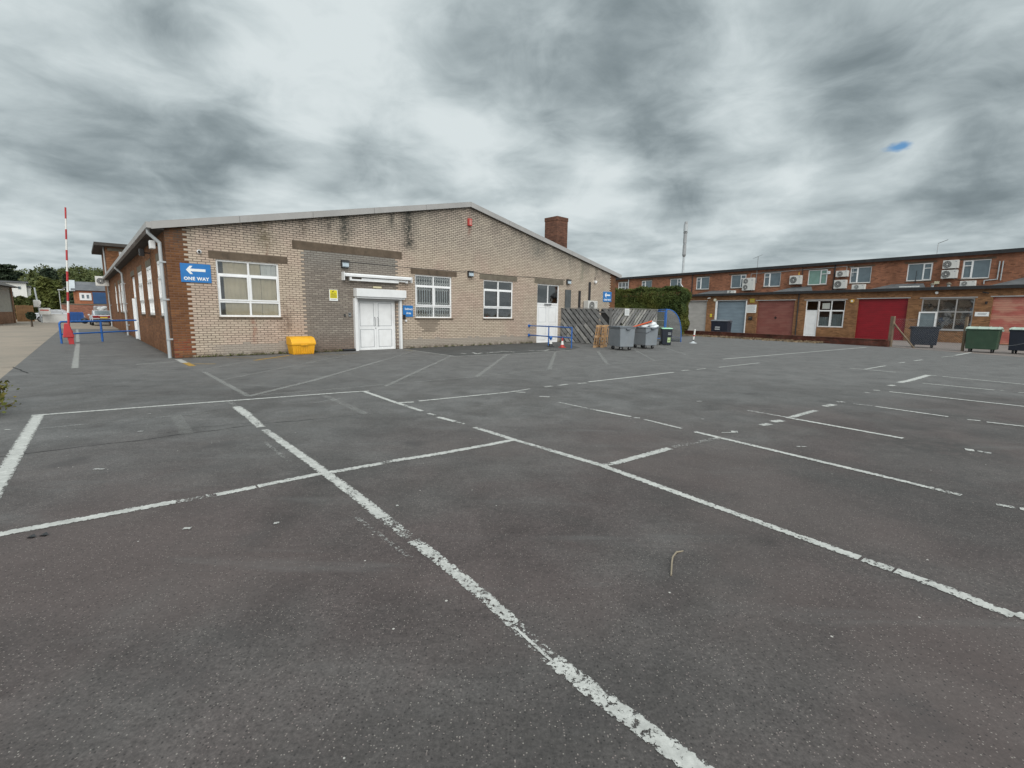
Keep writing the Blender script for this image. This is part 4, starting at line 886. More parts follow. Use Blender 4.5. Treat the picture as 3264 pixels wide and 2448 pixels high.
# cones
def cone(label, loc, cap):
    o = thing('traffic_cone', label, 'cone', loc, .4, 'small traffic cones by the handrail')
    MB().box(-.14, .14, -.14, .14, 0, .035).build('cone_base', M['dark'] if cap == 'rail_blue' else M['red_plastic'], o, bevel=.01)
    MB().cyl((0,0,.03),(0,0,.15),.11,16,.08).build('cone_body', M['red_plastic'] if cap != 'rail_blue' else M['dark'], o, smooth=True)
    MB().cyl((0,0,.15),(0,0,.33),.08,16,.045).build('reflective_band', M['white_band'], o, smooth=True)
    if cap == 'rail_blue': MB().cyl((0,0,.33),(0,0,.42),.048,14,.03).ball((0,0,.45),.085,12,8).build('cone_tip', M[cap], o, smooth=True)
    else: MB().cyl((0,0,.33),(0,0,.43),.045,14,.028).ball((0,0,.44),.045,12,8).build('cone_tip', M[cap], o, smooth=True)
cone('small cone with a blue top under the handrail', G(1755,1105), 'rail_blue'); cone('small red and white cone standing by the handrail', G(1792,1108), 'red_plastic')

# slatted timber screens
def clip(poly, x0, x1, z0, z1):
    def cut(P, ins, inter):
        O = []
        for i in range(len(P)):
            a, b_ = P[i], P[(i+1) % len(P)]
            if ins(a): O.append(a)
            if ins(a) != ins(b_): O.append(inter(a, b_))
        return O
    def ix(c): return lambda a, b_: (c, a[1]+(b_[1]-a[1])*(c-a[0])/(b_[0]-a[0]))
    def iz(c): return lambda a, b_: (a[0]+(b_[0]-a[0])*(c-a[1])/(b_[1]-a[1]), c)
    for ins, it in ((lambda p: p[0] >= x0, ix(x0)), (lambda p: p[0] <= x1, ix(x1)), (lambda p: p[1] >= z0, iz(z0)), (lambda p: p[1] <= z1, iz(z1))):
        if len(poly) < 3: return []
        poly = cut(poly, ins, it)
    return poly
def screen(label, p0, p1, H, slope, gap, wd_, seed):
    rnd = random.Random(seed); d = p1-p0; L = d.length; o = thing('slatted_screen', label, 'fence', p0, math.atan2(d.y, d.x), 'slatted timber screens round the bin store')
    tx = math.cos(rad(slope)); tz = math.sin(rad(slope)); bw = wd_
    lo, li = MB(), MB(); x = -3.5
    while x < L+3.5:
        # board broken into lengths, like re-used pallet wood
        s0 = -.2; 
        while s0 < 4:
            ln = rnd.uniform(.8, 1.9); a, b_ = s0, s0+ln-.015
            P = [(x+tx*a, tz*a), (x+tx*b_, tz*b_), (x+tx*b_-tz*bw*(1 if tx > 0 else 1), tz*b_+tx*bw), (x+tx*a-tz*bw, tz*a+tx*bw)]
            Q = clip(P, 0, L, .03, H)
            y = rnd.choice([0, 0, -.022])
            if len(Q) >= 3 and rnd.random() > .02:
                (li if rnd.random() < .28 else lo).prism([(q[0], y-rnd.uniform(0, .004), q[1]) for q in Q], (0, .018, 0))
            s0 += ln
        x += gap*rnd.uniform(.93, 1.08)
    rb_ = MB(); xx = .0
    while xx < L-.1:
        wv = rnd.uniform(.12, .17)
        if rnd.random() > .16: rb_.box(xx, min(xx+wv, L), .09, .105, .05, H-.02)
        xx += wv+.01
    rb_.build('gap_shade_boards', M['gap_shade'], o)  # near-black boards added behind so the slat gaps look shaded
    lo.build('slats', M['old_wood'], o); li.build('slats', M['old_wood_light'], o)
    rl = MB()
    for z in (.3, 1.0, 1.75): rl.box(0, L, .045, .085, z, z+.09)
    rl.build('rails', M['old_wood'], o)
    MB().box(-.04, .05, .02, .11, 0, H+.02).build('post', M['old_wood'], o); MB().box(L-.05, L+.02, .02, .11, 0, H+.02).build('post', M['old_wood'], o); MB().box(L/2-.04, L/2+.04, .09, .16, 0, H).build('post', M['old_wood'], o)
    MB().box(-.03, L+.01, -.03, .1, H+.021, H+.045).build('capping', M['old_wood_light'], o)
    return o
screen('weathered slatted screen with falling diagonals between the wall and the bins', FM.w(19.05, -.02), FM.w(19.05, -3.58), 1.98, -43+180, .385, .20, 1)
s2 = screen('weathered slatted screen with rising diagonals behind the grey bins', FM.w(19.10, -3.62), FM.w(23.75, -3.62), 1.98, 43, .30, .15, 2)
p = FM.w(20.45, -3.69, 1.62)
o = thing('paper_notice', 'white paper notice pinned to the top of the slatted screen', 'notice', p, FM.a); MB().box(-.22, .22, 0, .006, 0, .38).build('sheet', M['paper'], o)
pr = MB(); [pr.box(-.16, .16, -.003, -.0005, z, z+.015) for z in (.08, .13, .18, .23, .28)]; pr.build('print', M['print'], o)
# dark backing inside the bin store
# pallets
def pallet(label, loc, rz, lean):
    o = thing('wooden_pallet', label, 'pallet', loc, rz, 'pallets stood on end beside the grey bins')
    mb = MB(); H = 1.13; D = .95; T = .135
    for x in (0, T-.018):
        for y in (0, D/2-.05, D-.1): mb.box(x, x+.018, y, y+.1, 0, H)
    for y in (0, D/2-.05, D-.1):
        for z in (0, H/2-.05, H-.1): mb.box(.019, T-.019, y, y+.1, z, z+.1)
    for z in (.0, .17, .36, .515, .70, .86, 1.03): mb.box(-.019, -.001, 0, D, z, z+.1)
    M_ = Matrix.Rotation(rad(lean), 4, 'Y'); mb.xf(M_); mb.build('pallet_boards', M['pallet'], o); return o
pa = G(1893, 1107); va = math.atan2(pa.y, pa.x)-math.pi/2
pallet('raw wood pallet stood on edge, the left one of two', G(1891,1108), va-.22, 6.5); pallet('raw wood pallet stood on edge, next to the grey bin', G(1914,1108), va-.22, 4)

# wheeled bins
def big_bin(label, loc, rz, body='grey_bin', lid='grey_bin_dark', L=1.16, Wd=.78, H=1.10, lidtype='flat', group=None, name='wheeled_container', openlid=False):
    o = thing(name, label, 'bin', loc, rz, group)
    mb = MB(); z0 = .17; zt = H-.08
    mb.taper(-L/2+.04, L/2-.04, -Wd/2+.05, Wd/2-.04, z0, -L/2, L/2, -Wd/2, Wd/2, zt)
    mb.box(-L/2-.03, L/2+.03, -Wd/2-.03, Wd/2+.03, zt+.001, zt+.05)
    mb.build('bin_body', M[body], o, bevel=.025)
    lb = MB()
    if lidtype == 'flat': lb.box(-L/2-.035, L/2+.035, -Wd/2-.04, Wd/2+.035, zt+.052, zt+.09)
    else:
        prof = [(-Wd/2-.03, .052), (-Wd/2+.02, .11), (0, .17), (Wd/2-.02, .11), (Wd/2+.03, .052)]
        lb.prism([(-L/2-.03, a, zt+b_) for a, b_ in prof], (L+.06, 0, 0))
        for x in (-L/2+.05, -L*.17, L*.17, L/2-.09): lb.prism([(x, a*1.01, zt+b_+.002) for a, b_ in [(-Wd/2-.03, .06), (-Wd/2+.02, .125), (0, .185), (Wd/2-.02, .125), (Wd/2+.03, .06)]], (.04, 0, 0))
    if openlid: lb.xf(Matrix.Translation((0, Wd/2, zt+.05)) @ Matrix.Rotation(rad(22), 4, 'X') @ Matrix.Translation((0, -Wd/2, -zt-.05)))
    lb.build('bin_lid', M[lid], o, bevel=.012)
    for sx in (-1, 1):
        MB().box(sx*(L/2+.03), sx*(L/2+.10), -.10, .10, zt-.06, zt+.02).build('lifting_lug', M[lid], o, bevel=.012)
        for sy in (-1, 1):
            x, y = sx*(L/2-.20), sy*(Wd/2-.16)
            w = MB().cyl((x-.025, y, .085), (x+.025, y, .085), .085, 14).build('wheel', M['tyre'], o)
            MB().box(x-.045, x-.03, y-.03, y+.03, .08, z0+.01).box(x+.03, x+.045, y-.03, y+.03, .08, z0+.01).box(x-.045, x+.045, y-.04, y+.04, z0-.012, z0+.02).build('castor_fork', M['steel'], w)
    return o
def corner_place(px_, dist_dir, L, Wd):
    return None
def place_corner(cpt, rz, L, Wd, sx, sy):     # put local corner (sx*L/2, sy*W/2) above the point
    R_ = Matrix.Rotation(rz, 3, 'Z'); return cpt-R_ @ Vector((sx*L/2, sy*Wd/2, 0))
c1 = G(1974, 1118); a_ = math.atan2(c1.y, c1.x)
# long side runs back-left from the near corner, short end faces right
rz1 = a_+rad(28)-math.pi        # local +x points from far to near corner
g1 = 'grey four-wheeled bins by the slatted screen'
b1 = big_bin('grey four-wheeled bin with a shut lid beside the pallets', (0,0,0), rz1, group=g1); b1.location = place_corner(c1, rz1, 1.16, .78, 1, -1)
c2 = G(2056, 1113); a_ = math.atan2(c2.y, c2.x); rz2 = a_+rad(40)-math.pi
b2 = big_bin('grey four-wheeled bin overflowing with rubbish next to the blue shelter', (0,0,0), rz2, group=g1, openlid=True); b2.location = place_corner(c2, rz2, 1.16, .78, 1, -1)
bl = b2.location
o = thing('orange_board', 'orange-red board leaning out of the overflowing grey bin', 'board', bl+Vector((-.22, -.25, 1.17)), math.atan2(c2.y, c2.x)-math.pi/2)
MB().box(-.55, .52, -.02, .35, 0, .06).xf(Matrix.Rotation(rad(-19), 4, 'Y')).build('board', M['orange'], o, bevel=.01)
for i, (dx, dz, lb, r_) in enumerate([(.30, 1.10, 'upper white rubbish bag on the overflowing grey bin', .24), (-.05, 1.02, 'white rubbish bag under the orange board', .2), (.42, .98, 'lower right white rubbish bag on the overflowing grey bin', .22)]):
    o = thing('rubbish_bag', lb, 'bag', bl+Vector((dx, -.12-.03*i, dz)), 0, 'rubbish bags in the overflowing bin')
    mb = MB(); mb.ball((0, 0, .1), r_, 16, 10, (1, .8, .48)); mb.v = [(x*(1+.12*math.sin(9*y+z*14)), y*(1+.1*math.sin(11*x)), z+.03*math.sin(13*x+7*y)) for x, y, z in mb.v]
    mb.build('bag_body', M['bag_white'], o, smooth=True); MB().cyl((0, 0, .1+r_*.42), (.03, 0, .17+r_*.42), .03, 8, .05).build('bag_tie', M['bag_white'], o)
# wheelie bin
c3 = G(2127, 1101); a_ = math.atan2(c3.y, c3.x)-math.pi/2
o = thing('wheelie_bin', 'dark wheelie bin with a pale green lid in front of the blue shelter', 'bin', c3+Vector((.0, .3, 0)), a_+.18)
MB().taper(-.23, .23, -.22, .25, .04, -.28, .28, -.30, .34, .88).build('bin_body', M['navy_bin'], o, bevel=.03)
MB().box(-.30, .30, -.33, .36, .882, .915).build('bin_rim', M['navy_bin'], o, bevel=.01)
MB().prism([(-.29, -.34, .917), (-.29, -.25, .965), (-.29, .30, .975), (-.29, .37, .917)], (.58, 0, 0)).build('bin_lid', M['green_lid'], o, bevel=.015)
for sx in (-1, 1): MB().cyl((sx*.25, .24, .1), (sx*.31, .24, .1), .1, 14).build('wheel', M['tyre'], o)
def front_y(z): return -.22-(.08)*(z-.04)/.84-.004
lab = MB()
for (x0, x1, z0, z1) in ((.05, .21, .67, .71), (.05, .21, .59, .62)): lab.hexa([(x0, front_y(z0)-.002, z0), (x1, front_y(z0)-.002, z0), (x1, front_y(z0)+.004, z0), (x0, front_y(z0)+.004, z0), (x0, front_y(z1)-.002, z1), (x1, front_y(z1)-.002, z1), (x1, front_y(z1)+.004, z1), (x0, front_y(z1)+.004, z1)])
lab.build('lettering_strip', M['pipe'], o)
lb2 = MB().hexa([(.04, front_y(.17)-.003, .17), (.20, front_y(.17)-.003, .17), (.20, front_y(.17)+.004, .17), (.04, front_y(.17)+.004, .17), (.04, front_y(.44)-.003, .44), (.20, front_y(.44)-.003, .44), (.20, front_y(.44)+.004, .44), (.04, front_y(.44)+.004, .44)])
st = lb2.build('sticker', plain('green_sticker', (.45,.60,.32), .5), o); MB().box(.07, .17, front_y(.29)-.010, front_y(.29)-.006, .25, .31).build('sticker_print', plain('olive_print', (.20,.24,.10), .6), st)

# cycle shelter
sb_, sc_ = G(2119, 1087), G(2164.8, 1090)
sbw = Vector((9.78, 30.35, 0)); scw = Vector((10.78, 30.25, 0))
d = scw-sbw; o = thing('cycle_shelter', 'blue-framed cycle shelter with a curved clear roof in front of the hedge', 'shelter', sbw, math.atan2(d.y, d.x))
L = d.length; H = 2.05; D_ = 3.2
arc = [(L*math.sin(t*math.pi/2)**.9 if t > 0 else 0, H*.0+H*math.cos(t*math.pi/2)**.75 if t < 1 else .0) for t in [i/12 for i in range(13)]]
for y in (0, D_):
    MB().tube([(x, y, z) for x, z in arc], .028, 8).build('hoop', M['rail_blue'], o); MB().box(-.035, .035, y-.035, y+.035, 0, H).build('post', M['rail_blue'], o)
MB().tube([(0, 0, H), (0, D_, H)], .03, 8).build('ridge_tube', M['rail_blue'], o); MB().tube([(L, 0, .25), (L, D_, .25)], .025, 8).build('foot_tube', M['rail_blue'], o)
ep = MB().poly([(.03, 0, .22)]+[(x, 0, z) for x, z in arc[:-1] if z > .22]+[(L-.01, 0, .22)]); ep.build('end_panel', M['perspex'], o)
rp_ = MB()
for (x0, z0_), (x1, z1_) in zip(arc[:-1], arc[1:]): rp_.poly([(x0, 0, z0_), (x1, 0, z1_), (x1, D_, z1_), (x0, D_, z0_)])
rp_.build('curved_roof', M['perspex'], o)
# front gate panel to the left of the post
MB().tube([(-.08, 0, 1.92), (-.72, .1, 1.92)], .022, 8).tube([(-.08, 0, .2), (-.72, .1, .2)], .022, 8).tube([(-.08, 0, .1), (-.08, 0, 1.97)], .03, 8).build('gate_frame', M['rail_blue'], o)
MB().poly([(-.1, 0, .2), (-.72, .1, .2), (-.72, .1, 1.9), (-.1, 0, 1.9)]).build('gate_panel', M['perspex'], o); MB().tube([(-.1, -.01, 1.35), (-.72, .09, 1.35)], .012, 6).tube([(-.1, -.01, .95), (-.72, .09, .95)], .012, 6).build('gate_bars', M['steel'], o)
# bollard
o = thing('bollard_post', 'red and white plastic post on a grey foot near the low brick wall', 'bollard', G(2209, 1094), 0)
MB().lathe([(.22,0),(.21,.025),(.13,.045),(.08,.08),(.045,.14)], seg=20).build('foot', M['pipe'], o, smooth=True)
MB().cyl((0,0,.14),(.01,0,.22),.045,12).build('pole', M['dark'], o); MB().cyl((.01,0,.22),(.03,0,.42),.045,12).build('pole', M['white_band'], o); MB().cyl((.03,0,.42),(.04,0,.50),.05,12).build('red_band', M['red_paint'], o); MB().cyl((.04,0,.50),(.065,0,.86),.045,12).build('pole', M['white_band'], o)

# ------------------------------------------------------------------ hedge
def hedge():
    r = Vector((14.35, 40.7, 0)); l = at(1915, 1000, 46.0); l.z = 0; d = l-r; L = d.length; a = math.atan2(d.y, d.x)
    o = thing('hedge', 'tall clipped conifer hedge behind the cycle shelter, yellower at its left end', 'hedge', r, a)
    # local x from right end to left end, local y: -? front faces camera
    top = lambda x: 4.05-.02*x
    core = MB(); n_ = 10
    sgn = 1 if (Matrix.Rotation(a, 3, 'Z') @ Vector((0, 1, 0))).dot(Vector((0, -1, 0))) > 0 else -1
    core.box(.35, L, -sgn*1.7, -sgn*.32, 0, 3.3); core.build('stems_or_core', M['core'], o)  # dark solid box added inside the leaves to block light, no modelled stems
    P = []; T = []
    def bulge(x, z): return .07*math.sin(x*1.7+z*.9)+.06*math.sin(x*.8-z*2.3+1)
    for _ in range(24000):      # front face
        x = random.uniform(0, L); z = random.uniform(.05, top(x)); e = max(0, z-top(x)+.5)
        ex = max(0, .6-x)
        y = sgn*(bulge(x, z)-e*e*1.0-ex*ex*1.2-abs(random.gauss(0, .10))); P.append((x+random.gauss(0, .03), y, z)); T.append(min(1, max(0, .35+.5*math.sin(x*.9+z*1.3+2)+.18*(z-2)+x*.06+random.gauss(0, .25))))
    for _ in range(7000):       # right end
        z = random.uniform(.05, 4.05); y = random.uniform(0, 2.1); e = max(0, z-3.6); P.append((-.05+.08*math.sin(z*2.6+y)+.06*math.sin(z*5.1)+e*e*1.2+abs(random.gauss(0, .1)), -sgn*y, z)); T.append(random.uniform(0, .6))
    for _ in range(9000):       # top
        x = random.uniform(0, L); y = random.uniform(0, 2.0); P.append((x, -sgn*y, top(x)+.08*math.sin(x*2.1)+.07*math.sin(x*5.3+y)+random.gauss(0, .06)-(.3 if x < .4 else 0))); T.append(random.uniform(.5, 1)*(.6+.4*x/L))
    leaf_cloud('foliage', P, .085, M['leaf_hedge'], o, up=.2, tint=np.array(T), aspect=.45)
hedge()

# ------------------------------------------------------------------ row of units
XL, XR = -31.0, 13.0         # local x (to the right)
units = thing('industrial_units', 'two-storey brown brick terrace of workshop units with roller shutters', 'building', FU.w(0, 0), FU.a)
UH0, UH1, SB = 3.95, 6.42, 1.0
gx = lambda u: -u
holes0 = [(-18.70,-15.66,-.05,3.28),(-14.50,-11.30,-.05,3.27),(-10.15,-6.72,-.05,3.23),(-5.74,-4.70,-.05,3.20),(-4.699,-2.64,.87,3.20),(-1.72,1.60,-.05,3.24),(2.44,5.38,.92,3.21),(6.28,9.6,.05,3.24)]
wb = MB(); wall(wb, -24, XR, lambda u: UH0, holes0, .3, ff, zb=-.1); wb.build('ground_floor_wall', M['unit_brick'], units)
fu_ = lambda u, d, z: (u, d+SB, z)
# upper windows (measured on the set-back plane)
UW = []
for (x0, x1, y0, y1) in [(2219.2,2260.7,881.9,922.2),(2329.6,2377.8,875.0,918.7),(2434.2,2487.7,868.0,914.9),(2575.3,2636.9,859.3,910.0),(2708.8,2776.3,852.7,905.4),(2890.9,2970.6,841.0,899.9),(3066.3,3155.7,830.5,892.9),
                     (1970.4,2003.2,896.3,929.1),(2045.0,2077.8,890.7,919.0),(2135.4,2171.6,886.1,923.5)]:
    a = FU.px(x0, (y0+y1)/2, SB)[0]; b_ = FU.px(x1, (y0+y1)/2, SB)[0]; UW.append((a, b_))
UZ0, UZ1 = 4.62, 5.95
UWs = sorted(UW)
wb = MB(); wall(wb, XL, XR, lambda u: UH1, [(a, b_, UZ0, UZ1) for a, b_ in UWs], .3, fu_, zb=UH0-.1); wb.build('upper_wall', M['unit_brick_upper'], units)
MB().box(XL, -24.001, 0+SB, SB+.3, -.1, UH0-.1).build('ground_floor_wall', M['unit_brick_upper'], units)
MB().box(XL, XR, 11.7, 12, -.1, UH1).box(XL, XL+.3, SB+.3, 11.7, -.1, UH1).box(XR-.3, XR, SB+.3, 11.7, -.1, UH1).build('rear_wall', M['unit_brick'], units)
MB().box(XL-.2, XR+.2, SB-.22, 12.2, UH1+.002, UH1+.06).build('roof', M['roof_sheet'], units)
MB().box(XL-.22, XR+.22, SB-.26, SB-.221, UH1-.16, UH1+.10).build('roof_fascia', M['black_trim'], units)
MB().box(XL-.2, XR+.2, SB-.22, SB-.003, UH1-.10, UH1+.001).build('soffit', M['soffit'], units)
# projecting flat roof over the ground floor
MB().box(-24.2, XR, -.26, SB-.003, UH0+.001, UH0+.05).build('lower_roof', M['flashing'], units); MB().box(-24.2, XR, -.30, -.261, UH0-.14, UH0+.065).build('lower_fascia', M['black_trim'], units)
MB().box(-24.2, XR, -.31, -.27, UH0+.066, UH0+.09).build('lower_trim', M['flashing'], units)
MB().box(-24.2, -24.0, -.26, SB-.003, -.1, UH0).build('end_wall', M['unit_brick'], units)
def wedge(x0, x1, x2, x3, h):     # lead sloped part rising to the upper wall
    MB().poly([(x0, -.255, UH0+.055), (x3, -.255, UH0+.055), (x2, SB-.006, UH0+.055+h), (x1, SB-.006, UH0+.055+h)]).poly([(x0, -.255, UH0+.055), (x1, SB-.006, UH0+.055+h), (x1, SB-.006, UH0+.055)]).poly([(x3, -.255, UH0+.055), (x2, SB-.006, UH0+.055+h), (x2, SB-.006, UH0+.055)]).build('lead_slope', M['flashing'], units)
wedge(-17.2,-15.9,-13.6,-13.3,.42); wedge(-8.9,-7.4,-5.9,-5.2,.5); wedge(-1.0,.1,2.1,2.6,.42); wedge(6.0,7.6,13,13,.6)
# soldier lintels / steel lintel edges
for (a, b_, z) in [(-18.9,-15.55,3.30),(-14.7,-11.2,3.29),(-10.35,-6.6,3.25),(-5.9,-2.5,3.22),(-1.85,1.72,3.26),(2.3,5.5,3.23),(6.15,9.7,3.26)]:
    MB().box(a, b_, -.02, .1, z, z+.06).build('lintel', M['pipe'] if True else M['lintel_grey'], units)
for a, b_ in UWs: MB().box(a-.22, b_+.22, SB-.012, SB+.1, UZ1+.01, UZ1+.13).build('lintel', M['lintel'], units)
MB().box(-5.9, -2.5, 1.4, 1.45, 0, 3.6).box(2.3, 5.5, 1.6, 1.65, 0, 3.6).build('inner_partition', plain('dark_partition', (.05,.055,.065), .9), units)
# shutters
def shutter(x0, x1, z1, mat, label, d=.16):
    o = MB().box(x0, x1, d, d+.05, -.02, z1).box(x0, x1, d-.03, d-.001, .0, .09).build('roller_shutter', M[mat], units); o['label'] = label
    return o
shutter(-18.70,-15.66,3.28,'sh_grey','pale grey roller shutter'); shutter(-14.50,-11.30,3.27,'sh_blue','blue-grey roller shutter')
s3 = shutter(-10.15,-6.72,3.23,'sh_redbrown','faded brown-red roller shutter'); MB().box(-8.52,-8.28,.12,.155,1.60,1.66).box(-8.43,-8.37,.12,.154,1.5,1.76).build('lock_handle', M['blackmetal'], s3)
shutter(-1.72,1.60,3.24,'sh_red','bright red shutter door'); shutter(6.28,9.6,3.24,'sh_pink','faded pink roller shutter')
MB().box(-14.62,-14.40,-.03,-.002,0,3.25).build('shutter_frame', M['upvc'], units); MB().box(-11.32,-11.22,-.03,-.002,0,3.25).build('shutter_frame', M['upvc'], units)
mb = MB().box(-5.72,-4.72,.07,.11,.03,2.28); frame_bars(mb, ff, -5.74, -4.70, 0, 3.20, [], [2.31], .07, .05, .12); frame_bars(mb, ff, -5.6,-4.84,.2,1.25,[],[],.03,.055,.071); wdoor = mb.build('front_door', M['upvc'], units)
MB().poly([(-5.68,.09,2.33),(-4.76,.09,2.33),(-4.76,.09,3.15),(-5.68,.09,3.15)]).build('pane', M['glass_dark'], wdoor)
w_ = window(units, ff, -4.699, -2.64, .87, 3.20, [-3.69], [2.32], [(-4.64,-3.72,.92,2.29),(-3.66,-2.69,.92,2.29)], glass='glass', curtain=[(-4.62,-3.74,.95,1.75,'tinted'),(-3.64,-2.72,.95,2.0,'tinted')])  # tinted sheets behind the lower panes paint in a bluish reflection
MB().box(-4.45,-3.85,.14,.145,2.45,2.95).build('notice', M['paper'], w_)
w_ = window(units, ff, 2.44, 5.38, .92, 3.21, [3.42, 4.42], [2.22], [], glass='glass_dark', sill=(.03,0,.06), framemat='trim', sillmat=M['pipe'], t=.07)
mb = MB(); frame_bars(mb, ff, 2.36, 3.42, .90, 2.22, [], [], .09, -.06, .04); cs = mb.build('open_casement', M['upvc'], w_); MB().poly([(2.44,-.02,.98),(3.34,-.02,.98),(3.34,-.02,2.14),(2.44,-.02,2.14)]).build('casement_pane', M['frosted'], w_)
# upper windows
for i, (a, b_) in enumerate(UW):
    gl = ['tinted','tinted','tinted','frosted_green','tinted','tinted','tinted','glass','tinted','tinted'][i]; w = b_-a
    left_small = i in (0, 2, 4, 6, 8)
    xs = [a+w*.36] if left_small else [b_-w*.36]
    if i == 7: xs = [a+w*.33, a+w*.67]
    wn_ = window(units, fu_, a, b_, UZ0, UZ1, xs, [5.3] if i == 7 else [], [], glass=gl, t=.06, sill=(.05,0,.05), sillmat=M['lintel_grey'])
    if i != 7:
        p_, q_ = (a+.05, xs[0]-.02) if left_small else (xs[0]+.02, b_-.05)
        mb = MB(); frame_bars(mb, fu_, p_, q_, UZ0+.05, UZ1-.05, [], [UZ1-.40], .05, .025, .049); mb.build('casement', M['upvc'], wn_)
# downpipes & conduits
for x, z0_, z1_, y_, r_, mt in [(-6.38,0,3.85,-.06,.05,'blackmetal'),(-18.3,4.1,6.3,SB-.06,.045,'blackmetal'),(-6.75,4.1,6.25,SB-.06,.03,'blackmetal'),(-4.1,4.1,6.3,SB-.07,.05,'blackmetal'),(1.6,4.2,5.4,SB-.05,.02,'blackmetal')]:
    mb = MB().cyl((x, y_, z0_), (x, y_, z1_), r_, 10)
    for z in np.arange(z0_+.4, z1_, .9): mb.box(x-.06, x+.06, y_-.03, (0 if y_ < .2 else SB)-.002, z, z+.03)
    mb.build('downpipe', M[mt], units)
MB().tube([(-11.6,SB-.04,5.2),(-11.6,SB-.04,5.95),(-4.3,SB-.04,6.06),(-3.2,SB-.04,6.08)], .02, 6).build('conduit', M['pipe'], units); MB().tube([(-3.2,SB-.04,6.08),(-3.2,SB-.04,5.6)], .02, 6).tube([(-3.0,SB-.04,5.98),(-2.7,SB-.04,5.98),(-2.7,SB-.04,5.2)], .02, 6).build('conduit', M['pipe'], units)
MB().tube([(6.15,SB-.06,5.75),(6.15,SB-.06,4.5),(5.5,SB-.06,4.45),(5.5,SB-.06,4.2)], .035, 8).tube([(6.32,SB-.06,5.75),(6.32,SB-.06,4.42)], .035, 8).build('conduit', M['pipe'], units)
bp = [FU.px(x, y, SB) for x, y in ((2172,888),(2172,905),(2180,918),(2186,932))]
MB().tube([(a, SB-.1, z) for a, z in bp], .045, 8).build('waste_pipe', M['upvc'], units)
MB().tube([(FU.px(2005,905,SB)[0], SB-.1, 6.35), (FU.px(2005,905,SB)[0], SB-.1, 4.1)], .06, 8).build('downpipe', M['pipe'], units)

# ------------------------------------------------------------------ things on the units
def on_units(name, label, cat, x, y, z, group=None): return thing(name, label, cat, FU.w(x, y, z), FU.a, group)
gac = 'air conditioners on the workshop terrace'
def uac(x0, y0, x1, y1, label, off=SB-.2, fans=1, fx=-.12, zfix=None):
    a, za = FU.px(x0, y1, off); b_, zb_ = FU.px(x1, y1, off); _, zt = FU.px((x0+x1)/2, y0, off); zb2 = FU.px((x0+x1)/2, y1, off)[1]
    h = zt-zb2; dd = .34 if off > .5 else .3
    if zfix is not None: zb2 = zfix
    ac_unit('ac_unit', label, FU.w((a+b_)/2, off+dd*.5, zb2), FU.a, b_-a, h, dd, fans, gac, fx)
R6 = lambda x, y: (2150+x/3.687, 750+y/3.687); R7 = lambda x, y: (2650+x/3.603, 750+y/3.603)
def q6(x0, y0, x1, y1): return (*R6(x0, y0), *R6(x1, y1))
def q7(x0, y0, x1, y1): return (*R7(x0, y0), *R7(x1, y1))
uac(*q6(800,503,933,650), 'tall twin-fan air conditioner on the upper brick wall', fans=2, fx=-.2)
uac(*q6(1355,475,1490,580), 'square air conditioner below a small lamp on the upper wall', fx=-.15)
uac(*q6(1900,418,2038,492), 'upper of two stacked air conditioners beside the black downpipe')
uac(*q6(1876,526,2015,630), 'lower, larger air conditioner of the stack beside the black downpipe', fx=-.15)
uac(*q7(1280,288,1457,386), 'upper of two stacked air conditioners left of the rightmost upstairs window', fx=-.2)
uac(*q7(1262,400,1440,500), 'lower of two stacked air conditioners left of the rightmost upstairs window', fx=-.2)
uac(*q6(628,642,712,676), 'small low air conditioner on the lower roof above the blue-grey shutter', off=.1, zfix=UH0+.07)
uac(*q7(238,562,385,622), 'air conditioner on the lower roof above the white entrance window', off=.1, zfix=UH0+.07)
uac(*q7(1478,512,1655,576), 'air conditioner on the lower roof under the rightmost upstairs window', off=.1, zfix=UH0+.07, fx=-.2)
# signs
def board(name, label, x, z, w, h, mat, txt=(), y=-.03, cat='sign'):
    o = on_units(name, label, cat, x, y, z); MB().box(-w/2, w/2, 0, .025, 0, h).build('board', mat, o, bevel=.006); pr = MB()
    for (a, b_, t, hh) in txt: pr.box(a*w, b_*w, -.004, -.0005, t*h, t*h+hh)
    if txt: pr.build('print', M['print'], o)
    return o
board('unit_sign', 'square white notice board between the blue-grey and faded red shutters', -10.75, 2.08, 1.02, .78, M['white_clean'], [(-.4,.4,.82,.05),(-.4,.35,.66,.04),(-.4,.4,.52,.03),(-.4,.4,.40,.03),(-.4,.3,.28,.03),(-.4,.4,.16,.03)])
board('warning_sign', 'yellow plate above the square white notice board', -10.72, 3.08, .46, .38, plain('dull_yellow_print', (.42,.33,.03), .6, .1, 8), [(-.35,.35,.3,.02),(-.35,.35,.55,.02)])
board('yellow_notice', 'small yellow notice on the pillar left of the blue-grey shutter', -15.08, 1.62, .22, .32, M['yellow_sign'], [(-.3,.3,.35,.06)])
board('name_plate', 'long narrow white name plate left of the pink shutter', 5.84, 1.92, .72, .30, M['white_clean'], [(-.3,.35,.62,.03),(-.3,.3,.35,.03)])
o = on_units('post_box', 'dark metal letter box under the square white notice board', 'letter box', -10.74, 0, 1.38); MB().box(-.18, .18, -.10, -.001, 0, .34).build('box_body', M['dark'], o, bevel=.01); MB().box(-.13, .13, -.106, -.101, .22, .25).build('slot', M['steel'], o)
def round_lamp(name, label, x, y, z, col, r=.13, cat='lamp', g=None):
    o = on_units(name, label, cat, x, y, z, g); MB().cyl((0, -.001, 0), (0, -.07, 0), r, 8).build('body', col, o, bevel=.01); MB().cyl((0, -.071, 0), (0, -.09, 0), r*.5, 8).build('centre', M['white_band'], o); return o
amber = plain('amber_plastic', (.55,.33,.06), .5); pale = plain('pale_alarm', (.60,.56,.40), .5)
